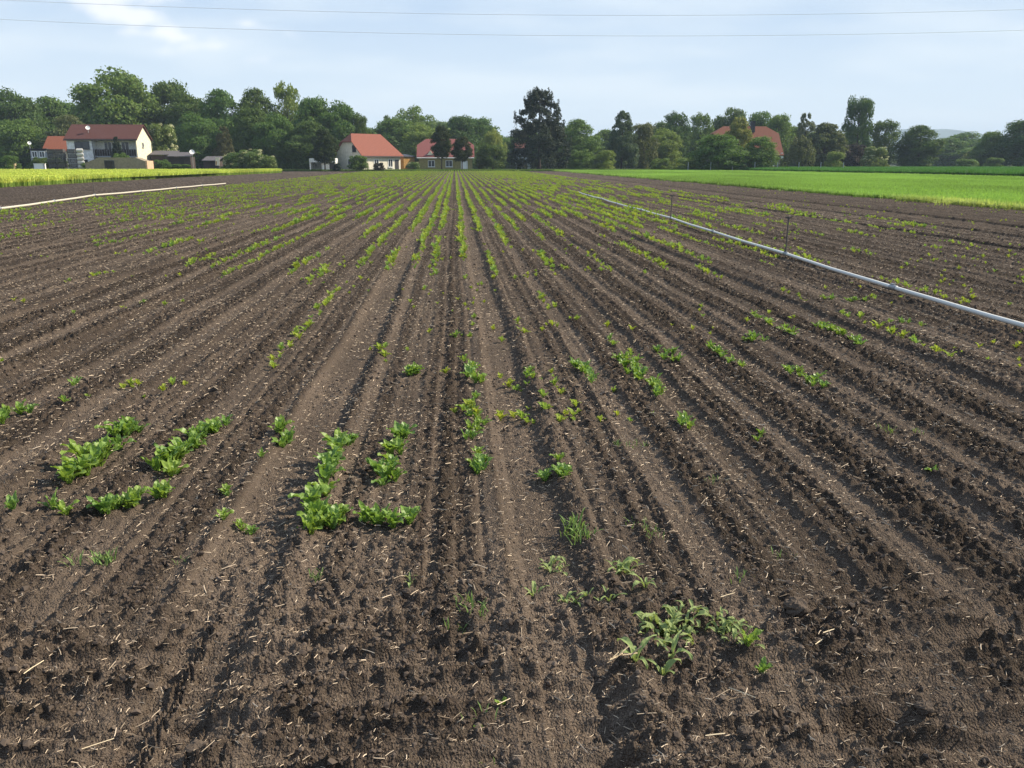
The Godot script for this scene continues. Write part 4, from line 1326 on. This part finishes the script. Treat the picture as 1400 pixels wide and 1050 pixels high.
	for x in [-0.535, 0.535]:
		for z in [-0.448, 0.448]:
			s = Soup.new()
			s.box(Vector3(x, 0.40, z), Vector3(0.07, 0.58, 0.03))
			put("corner_post", s.mesh(), M.crate, proto)
	var first := true
	for c in cols:
		for k in c[1]:
			var o: Node3D = proto
			if not first:
				o = proto.duplicate()
				o.name = numbered("harvest_crate")
				add_child(o)
			first = false
			o.position = Vector3(c[0] + 0.05 * sin(k * 2.3), 0.05 + k * 0.725, -142 + 0.04 * cos(k * 3.1))
			o.set_meta("label", "dark slatted crate, %s from the ground in the %s crate stack before the farmhouse" % [["first", "second", "third", "fourth", "topmost"][k], c[2]])
	t = thing("paper_roll_stack", "pale stacked sacks on the right side of the dark crate stacks", "sacks", Vector3(-59.55, 0, -142))
	for k in 6:
		s = Soup.new()
		s.tube([Vector3(-0.5, 0.33 + k * 0.62, 0), Vector3(-0.42, 0.33 + k * 0.62, 0), Vector3(0.42, 0.33 + k * 0.62, 0.02), Vector3(0.5, 0.33 + k * 0.62, 0)], [0.2, 0.31, 0.31, 0.2], 10)
		put("sack", s.mesh(), M.sack, t)
	# boxes on the field edge
	for q in [[-70.6, 1.3, 0.75, M.box_tan, "small tan box with a lid at the far left field edge"], [-66.1, 1.45, 0.8, M.white, "small white box with a lid left of the crate stacks"]]:
		t = thing("lidded_box", q[4], "box", Vector3(q[0], 0.5, -142.2))
		s = Soup.new()
		s.box(Vector3(0, 0.1, 0), Vector3(q[1], q[2] + 0.7, 0.9))
		put("body", s.mesh(), q[3], t)
		s = Soup.new()
		s.box(Vector3(0, q[2] * 0.5 + 0.5, 0), Vector3(q[1] + 0.08, 0.08, 1.0))
		put("lid", s.mesh(), q[3], t)
	# small house with orange roof, cabin with windows, sheds
	t = thing("small_house", "small house with an orange red roof behind the crate stacks", "house", Vector3(-73.0, 0, -168))
	s = Soup.new()
	wall_into(s, 5.0, 5.5, 3.9, 6.2, 6.2, 6.2)
	put("wall", s.mesh(), M.wall_cream, t)
	s = Soup.new()
	roof_into(s, 5.0, 5.5, 3.9, 6.2, 0.0, 6.2, 0.0, 6.2)
	put("roof", s.mesh(), M.tile_orange, t)
	window(t, Vector3(0.5, 2.4, 2.78), 1.2, 1.2)
	t = thing("glazed_cabin", "small grey cabin with two windows behind the crate stacks at the left", "cabin", Vector3(-69.6, 0, -151))
	s = Soup.new()
	s.box(Vector3(0, 1.7, 0), Vector3(2.6, 3.6, 2.4))
	put("wall", s.mesh(), M.grey, t)
	s = Soup.new()
	s.slab([Vector3(-1.5, 3.52, -1.4), Vector3(1.5, 3.52, -1.4), Vector3(1.5, 3.75, 1.4), Vector3(-1.5, 3.75, 1.4)], Vector3(0, 0.1, 0))
	put("roof", s.mesh(), M.dark, t)
	window(t, Vector3(-0.6, 2.9, 1.23), 0.8, 0.9)
	window(t, Vector3(0.6, 2.9, 1.23), 0.8, 0.9)
	var sheds := [[-51.0, 156.0, 4.0, 3.2, "grey roofed shed directly right of the farmhouse gable"], [-47.0, 152.5, 3.6, 2.9, "dark shed with a low lean to roof left of the satellite dish"], [-41.4, 151.0, 2.6, 2.2, "small dark shed left of the elder bushes"]]
	for q in sheds:
		t = thing("garden_shed", q[4], "shed", Vector3(q[0], 0, -q[1]), 0.0, "dark sheds right of the farmhouse")
		s = Soup.new()
		s.box(Vector3(0, q[3] * 0.5 - 0.25, 0), Vector3(q[2], q[3] - 0.3, 2.6))
		put("wall", s.mesh(), M.shed_wall, t)
		s = Soup.new()
		s.slab([Vector3(-q[2] * 0.55, q[3] - 0.35, 1.7), Vector3(q[2] * 0.55, q[3] - 0.35, 1.7), Vector3(q[2] * 0.55, q[3] + 0.35, -1.6), Vector3(-q[2] * 0.55, q[3] + 0.35, -1.6)], Vector3(0, 0.08, 0))
		put("roof", s.mesh(), M.shed_roof, t)
		s = Soup.new()
		s.box(Vector3(0.3, 1.0, 1.32), Vector3(0.9, 1.9, 0.06))
		put("door", s.mesh(), M.dark_wood, t)
	t = thing("warning_sign", "small cream and orange board on a post left of the elder bushes", "sign", Vector3(-39.5, 0, -146.5))
	s = Soup.new()
	s.box(Vector3(0, 1.1, 0), Vector3(0.1, 2.4, 0.1))
	put("post", s.mesh(), M.dark_wood, t)
	s = Soup.new()
	s.box(Vector3(0.1, 1.75, 0.09), Vector3(0.7, 1.3, 0.05), Basis(Vector3.BACK, -0.08))
	put("board", s.mesh(), M.wall_cream, t)
	s = Soup.new()
	s.box(Vector3(-0.12, 1.5, 0.125), Vector3(0.2, 0.6, 0.02), Basis(Vector3.BACK, -0.08))
	put("orange_panel", s.mesh(), M.wall_orange, t)

func build_village() -> void:
	var s := Soup.new()
	var t := thing("villa", "white house with a salmon red half hipped roof, standing turned behind the yellow green bush", "house", Vector3(-17.7, 0, -178.4), deg_to_rad(44.0))
	wall_into(s, 9.8, 8.6, 3.2, 7.05, 5.5, 3.2)
	put("wall", s.mesh(), M.wall_villa, t)
	s = Soup.new()
	roof_into(s, 9.8, 8.6, 3.2, 7.05, 1.3, 5.5, 2.0, 3.2, 0.5)
	var r := put("roof", s.mesh(), M.tile_salmon, t)
	s = Soup.new()
	s.tube([Vector3(-5.3, 2.72, 4.86), Vector3(5.3, 2.72, 4.86)], [0.08, 0.08], 6)
	put("gutter", s.mesh(), M.dark, r)
	window(t, Vector3(-4.93, 4.25, 1.9), 1.1, 1.2, -PI / 2, M.dark)
	window(t, Vector3(-4.93, 1.5, 0.4), 1.3, 1.5, -PI / 2)
	window(t, Vector3(-4.93, 1.5, 2.9), 1.0, 1.3, -PI / 2)
	window(t, Vector3(2.2, 1.45, 4.33), 1.1, 1.5)
	window(t, Vector3(-1.4, 1.45, 4.33), 1.1, 1.4)
	s = Soup.new()
	s.box(Vector3(3.9, 1.05, 4.33), Vector3(0.95, 2.1, 0.08))
	put("door", s.mesh(), M.dark, t)
	t = thing("wooden_annex", "orange brown timber shed at the right end of the salmon roofed house", "shed", Vector3(-10.4, 0, -183.0), deg_to_rad(44.0))
	for k in 9:
		s = Soup.new()
		s.box(Vector3(-1.4 + k * 0.34, 1.35, 1.2), Vector3(0.31, 2.8, 0.07))
		put("plank", s.mesh(), M.wall_orange, t)
	s = Soup.new()
	s.box(Vector3(0, 1.3, 0), Vector3(3.0, 2.7, 2.25))
	put("wall", s.mesh(), M.wall_orange, t)
	s = Soup.new()
	s.slab([Vector3(-1.8, 2.72, 1.5), Vector3(1.7, 2.72, 1.5), Vector3(1.7, 3.2, -1.4), Vector3(-1.8, 3.2, -1.4)], Vector3(0, 0.1, 0))
	put("roof", s.mesh(), M.dark, t)
	t = thing("carport", "low white carport with a dark opening beside the oval garden tree", "carport", Vector3(-25.6, 0, -171.0))
	s = Soup.new()
	s.box(Vector3(0, 2.0, 0), Vector3(5.0, 0.75, 4.0))
	put("roof", s.mesh(), M.wall_white, t)
	s = Soup.new()
	s.box(Vector3(-2.38, 0.8, 0), Vector3(0.2, 1.64, 3.9))
	s.box(Vector3(1.1, 0.8, -0.2), Vector3(2.7, 1.64, 3.4))
	s.box(Vector3(-1.2, 0.8, -1.85), Vector3(2.1, 1.64, 0.15))
	put("wall", s.mesh(), M.wall_white, t)
	s = Soup.new()
	s.box(Vector3(1.75, 0.9, 1.53), Vector3(1.0, 1.8, 0.06))
	put("door", s.mesh(), M.dark, t)
	t = thing("olive_house", "olive yellow house with a red half hipped roof behind the two cone shaped trees", "house", Vector3(-1.95, 0, -186.5))
	s = Soup.new()
	wall_into(s, 11.2, 8.6, 2.95, 6.3, 5.0, 5.0)
	put("wall", s.mesh(), M.wall_olive, t)
	s = Soup.new()
	roof_into(s, 11.2, 8.6, 2.95, 6.3, 1.9, 5.0, 1.9, 5.0, 0.45)
	r = put("roof", s.mesh(), M.tile_red, t)
	s = Soup.new()
	s.slab([Vector3(-3.9, 3.1, 4.5), Vector3(-2.5, 3.1, 4.5), Vector3(-3.2, 4.0, 4.5)], Vector3(0, 0, -1.6))
	put("dormer", s.mesh(), M.wall_cream, r)
	s = Soup.new()
	s.tube([Vector3(-6.0, 2.5, 4.9), Vector3(6.0, 2.5, 4.9)], [0.09, 0.09], 6)
	put("gutter", s.mesh(), M.white, r)
	window(t, Vector3(-3.0, 1.35, 4.33), 1.35, 1.25)
	window(t, Vector3(0.7, 1.35, 4.33), 1.35, 1.25)
	s = Soup.new()
	s.box(Vector3(3.9, 0.95, 4.33), Vector3(1.0, 1.9, 0.08))
	for k in 7:
		var a := PI * k / 6.0
		s.box(Vector3(3.9 + cos(a) * 0.62, 1.75 + sin(a) * 0.55, 4.34), Vector3(0.25, 0.16, 0.12), Basis(Vector3.BACK, a + PI / 2))
	s.box(Vector3(3.28, 0.9, 4.34), Vector3(0.16, 1.7, 0.12))
	s.box(Vector3(4.52, 0.9, 4.34), Vector3(0.16, 1.7, 0.12))
	put("arched_door", s.mesh(), M.white, t)
	t = thing("orange_roofed_house", "brown house with a steep orange brown roof mostly hidden by garden trees at the right", "house", Vector3(62.0, 0, -183.0))
	s = Soup.new()
	wall_into(s, 13.2, 9.6, 3.5, 8.9, 7.5, 7.5)
	put("wall", s.mesh(), M.wall_brown, t)
	s = Soup.new()
	roof_into(s, 13.2, 9.6, 3.5, 8.9, 2.4, 7.4, 2.4, 7.4, 0.5)
	r = put("roof", s.mesh(), M.tile_rust, t)
	s = Soup.new()
	s.box(Vector3(1.4, 8.9, 1.1), Vector3(0.8, 2.2, 0.8))
	s.box(Vector3(1.4, 10.02, 1.1), Vector3(0.95, 0.1, 0.95))
	put("chimney", s.mesh(), M.dark, r)
	s = Soup.new()
	s.box(Vector3(6.75, 3.0, 4.95), Vector3(0.5, 1.1, 0.12), Basis(Vector3.BACK, 0.15))
	put("verge_board", s.mesh(), M.white, r)
	window(t, Vector3(4.6, 1.7, 4.83), 1.3, 1.4)
	window(t, Vector3(1.0, 1.7, 4.83), 1.3, 1.4)
	t = thing("grey_house", "narrow bluish white house wall showing left of the black pine trunk", "house", Vector3(15.0, 0, -190.0))
	s = Soup.new()
	s.box(Vector3(0, 2.2, 0), Vector3(3.2, 4.8, 4.0))
	put("wall", s.mesh(), M.wall_blue, t)
	s = Soup.new()
	roof_into(s, 3.2, 4.0, 4.6, 5.6, 0.0, 5.6, 0.0, 5.6, 0.25)
	put("roof", s.mesh(), M.tile_brown, t)
	window(t, Vector3(-0.4, 3.2, 2.03), 0.8, 1.0)
	s = Soup.new()
	s.box(Vector3(0.3, 0.95, 2.03), Vector3(0.9, 1.9, 0.06))
	put("door", s.mesh(), M.dark, t)
	# garden fence posts at the right
	for k in 8:
		s = Soup.new()
		s.box(Vector3(0, 0.75, 0), Vector3(0.12, 1.7, 0.12))
		s.slab([Vector3(-0.08, 1.6, -0.08), Vector3(0.08, 1.6, -0.08), Vector3(0.08, 1.6, 0.08), Vector3(-0.08, 1.6, 0.08)], Vector3(0, 0.05, 0))
		var o := put(numbered("fence_post"), s.mesh(), M.grey)
		o.position = Vector3(44.0 + k * 4.3, 0, -160.5 + 0.2 * sin(k * 2.0))
		tag(o, "thin grey post before the orange roofed house's garden, %s of its row from the left" % ORD[k], "post", "thin garden fence posts")

func build_ground() -> void:
	var s := Soup.new()
	s.quad(Vector3(-7000, -0.14, 300), Vector3(7000, -0.14, 300), Vector3(7000, -0.14, -7000), Vector3(-7000, -0.14, -7000), Vector3.UP)
	struct(put("ground", s.mesh(), M.meadow))
	s = Soup.new()
	s.box(Vector3(-20, 0.02, -169.2), Vector3(190, 0.24, 3.6))
	struct(put("road", s.mesh(), M.road))
	s = Soup.new()
	s.box(Vector3(-5, 0.02, -166.6), Vector3(150, 0.12, 1.1))
	struct(put("road_bank", s.mesh(), M.bank))
	# distant wooded ridge
	s = Soup.new()
	var n := FastNoiseLite.new()
	n.seed = 4
	n.frequency = 0.0016
	for j in 8:
		for i in 70:
			var p := []
			for q in [[0, 0], [1, 0], [1, 1], [0, 1]]:
				var x: float = -600.0 + (i + q[0]) * 65.0
				var v: float = (j + q[1]) / 8.0
				var h: float = 128.0 * exp(-pow((x - 2030.0) / 420.0, 2.0)) + 52.0 * exp(-pow((x - 2900.0) / 700.0, 2.0)) + 45.0 * exp(-pow((x - 900.0) / 500.0, 2.0)) + 12.0 * n.get_noise_2d(x * 3.0, 0.0) + 6.0
				p.append(Vector3(x, h * sin(v * PI) - 1.0 + 5.0 * n.get_noise_2d(x * 8.0, v * 900.0), -3200.0 - v * 900.0))
			s.quad(p[0], p[1], p[2], p[3], Vector3.UP)
	struct(put("hills", s.mesh(), M.hill))

# ------------------------------------------------------------------ sky
func make_sky() -> Image:
	var w := 2048
	var h := 1024
	var im := Image.create_empty(w, h, false, Image.FORMAT_RGBF)
	var a := FastNoiseLite.new()
	a.noise_type = FastNoiseLite.TYPE_SIMPLEX_SMOOTH
	a.seed = 7
	a.frequency = 1.0
	a.fractal_octaves = 5
	var b := FastNoiseLite.new()
	b.noise_type = FastNoiseLite.TYPE_SIMPLEX_SMOOTH
	b.seed = 19
	b.frequency = 1.0
	b.fractal_octaves = 4
	for j in h:
		var el := PI * 0.5 - PI * (j + 0.5) / h
		var y := sin(el)
		for i in w:
			if y < -0.02:
				im.set_pixel(i, j, Color(0.24, 0.23, 0.21))
				continue
			var az := TAU * (i + 0.5) / w
			var x := sin(az) * cos(el)
			var z := -cos(az) * cos(el)
			var t := pow(1.0 - clampf(y, 0.0, 1.0), 5.0)
			var c := Color(0.18, 0.29, 0.48).lerp(Color(0.465, 0.545, 0.60), clampf(t * 1.25, 0.0, 1.0))
			c = c.lerp(Color(0.51, 0.565, 0.605), pow(1.0 - clampf(y, 0.0, 1.0), 16.0))
			# high thin veil in drawn out sheets
			var k := 1.0 / (y + 0.12)
			var veil := a.get_noise_2d(x * k * 0.55 + 0.4, z * k * 0.8 + 2.0) + 0.22
			c = c.lerp(Color(0.55, 0.60, 0.63), clampf(veil * 0.8, 0.0, 0.5) * smoothstep(0.0, 0.06, y))
			# small fair weather clouds low over the wood at the left
			var da := az - TAU if az > PI else az
			var puff := b.get_noise_3d(x * 9.0, y * 26.0, z * 9.0) * 0.9 + b.get_noise_3d(x * 26.0, y * 60.0, z * 26.0) * 0.6
			var zone := exp(-pow((da + 0.34) / 0.16, 2.0) - pow((el - 0.165 + (da + 0.36) * 0.25) / 0.042, 2.0))
			var den := smoothstep(0.33, 1.05, puff * 1.15 * (0.25 + zone) + zone * 0.72)
			c = c.lerp(Color(0.68, 0.68, 0.69), den * 0.75 * smoothstep(0.02, 0.08, y))
			im.set_pixel(i, j, c)
	return im

func materials() -> void:
	M.tone = noise_tex(FastNoiseLite.TYPE_SIMPLEX, 0.02, 4, 256, Color(0.62, 0.60, 0.58), Color(1, 1, 1), 3)
	M.tone_soft = noise_tex(FastNoiseLite.TYPE_SIMPLEX, 0.02, 4, 256, Color(0.84, 0.83, 0.81), Color(1, 1, 1), 5)
	M.grain = noise_tex(FastNoiseLite.TYPE_SIMPLEX, 0.06, 5, 1024, Color(0.42, 0.41, 0.41), Color(1.0, 1.0, 1.0), 8)
	M.relief = noise_tex(FastNoiseLite.TYPE_SIMPLEX, 0.035, 5, 1024, Color.BLACK, Color.WHITE, 18)
	var m := mat(1, 1, 1, 0.95, true)
	m.metallic_specular = 0.2
	m.albedo_texture = M.grain
	m.heightmap_enabled = true
	m.heightmap_texture = M.relief
	m.heightmap_scale = 1.7
	m.uv1_triplanar = true
	m.uv1_world_triplanar = true
	m.uv1_scale = Vector3(2.3, 2.3, 2.3)
	M.soil = m
	M.crumb = mat(0.95, 0.95, 0.95, 0.95, true)
	M.clod = mat(0.085, 0.065, 0.050, 0.95)
	M.straw = mat(1, 1, 1, 0.7, true)
	M.straw_pale = mat(0.66, 0.54, 0.36, 0.7)
	M.leaf_young = [leafy(0.19, 0.30, 0.06, 0.85), leafy(0.22, 0.32, 0.06, 0.85), leafy(0.165, 0.275, 0.065, 0.85)]
	for l in M.leaf_young:
		l.roughness = 0.42
		l.metallic_specular = 0.45
	M.leaf_strap = leafy(0.27, 0.34, 0.13, 0.75)
	M.leaf_dark = leafy(0.27, 0.33, 0.13, 0.75)
	M.leaf_weed = leafy(0.19, 0.28, 0.09, 0.7)
	M.leaf_row = leafy(0.27, 0.37, 0.10, 0.9)
	M.blade = leafy(1.0, 1.0, 1.0, 0.6)
	M.blossom = leafy(0.58, 0.58, 0.36, 0.6)
	M.bark = rough_wall(0.09, 0.07, 0.055, 3.0)
	M.pipe = mat(0.60, 0.59, 0.55, 0.45)
	M.pipe.metallic = 0.0
	M.pipe_white = mat(0.46, 0.42, 0.34, 0.5)
	M.coupling = mat(0.30, 0.31, 0.32, 0.5)
	M.coupling.metallic = 0.6
	M.stem = mat(0.10, 0.09, 0.08, 0.7)
	M.wire = mat(0.62, 0.63, 0.65, 0.5)
	M.wall_white = rough_wall(0.90, 0.90, 0.87)
	M.wall_villa = rough_wall(0.76, 0.71, 0.60)
	M.wall_cream = rough_wall(0.80, 0.73, 0.55)
	M.wall_tan = rough_wall(0.30, 0.25, 0.18)
	M.wall_tan_sunlit = rough_wall(0.62, 0.42, 0.28)  # tan wall with warm sunlight put into the colour
	M.wall_olive = rough_wall(0.34, 0.29, 0.12)
	M.wall_brown = rough_wall(0.20, 0.17, 0.13)
	M.wall_blue = rough_wall(0.48, 0.52, 0.58)
	M.wall_orange = rough_wall(0.55, 0.32, 0.11, 1.2)
	M.shed_wall = rough_wall(0.10, 0.08, 0.07, 1.0)
	M.shed_roof = rough_wall(0.16, 0.15, 0.16, 0.8)
	M.tile_brown = rough_wall(0.14, 0.060, 0.052, 0.9)
	M.tile_salmon = rough_wall(0.33, 0.125, 0.090, 0.9)
	M.tile_red = rough_wall(0.31, 0.115, 0.108, 0.9)
	M.tile_orange = rough_wall(0.34, 0.12, 0.07, 0.9)
	M.tile_rust = rough_wall(0.27, 0.11, 0.075, 0.9)
	M.white = mat(0.78, 0.78, 0.76, 0.5)
	M.grey = mat(0.30, 0.31, 0.32, 0.7)
	M.dark = mat(0.045, 0.045, 0.05, 0.6)
	M.dark_wood = rough_wall(0.07, 0.06, 0.055, 2.0)
	M.crate = rough_wall(0.13, 0.125, 0.125, 2.0)
	M.sack = mat(0.55, 0.52, 0.48, 0.8)
	M.box_tan = mat(0.55, 0.43, 0.27, 0.7)
	M.pane = mat(0.03, 0.035, 0.045, 0.12)
	M.pane.metallic_specular = 0.5
	M.meadow = rough_wall(0.075, 0.105, 0.035, 0.05)
	M.road = rough_wall(0.36, 0.35, 0.32, 0.5)
	M.bank = rough_wall(0.16, 0.16, 0.08, 0.5)
	M.hill = mat(0.055, 0.085, 0.045, 0.95)

func _ready() -> void:
	# camera
	var cam := Camera3D.new()
	cam.name = "camera"
	cam.fov = 49.45
	cam.near = 0.1
	cam.far = 12000.0
	cam.position = Vector3(0, 1.6, 0)
	cam.rotation_degrees = Vector3(-14.88, -3.78, 0)
	add_child(cam)
	cam.current = true
	# sky, air, exposure
	var sky_mat := PanoramaSkyMaterial.new()
	sky_mat.panorama = ImageTexture.create_from_image(make_sky())
	var sky := Sky.new()
	sky.sky_material = sky_mat
	var env := Environment.new()
	env.background_mode = Environment.BG_SKY
	env.sky = sky
	env.tonemap_mode = Environment.TONE_MAPPER_LINEAR
	env.tonemap_exposure = 1.75
	env.fog_enabled = true
	env.fog_density = 0.00024
	env.fog_light_color = Color(0.80, 0.88, 0.97)
	env.sdfgi_enabled = true
	env.ssao_enabled = true
	env.ssil_enabled = true
	var we := WorldEnvironment.new()
	we.name = "world"
	we.environment = env
	add_child(we)
	# the sun, to the right and a little ahead
	var sun := DirectionalLight3D.new()
	sun.name = "sun"
	sun.light_energy = 1.6
	sun.light_angular_distance = 0.5
	sun.light_color = Color(1.0, 0.95, 0.86)
	sun.shadow_enabled = true
	add_child(sun)
	var az := deg_to_rad(80.0)
	var el := deg_to_rad(39.0)
	sun.look_at_from_position(Vector3(cos(el) * sin(az), sin(el), -cos(el) * cos(az)) * 100.0, Vector3.ZERO)
	materials()
	build_ground()
	setup_soil()
	build_soil()
	build_farmhouse()
	build_village()
	build_trees()
	build_wires()
	build_pipes()
	build_crops()
	build_plants()
	build_ground_details()
	build_litter()
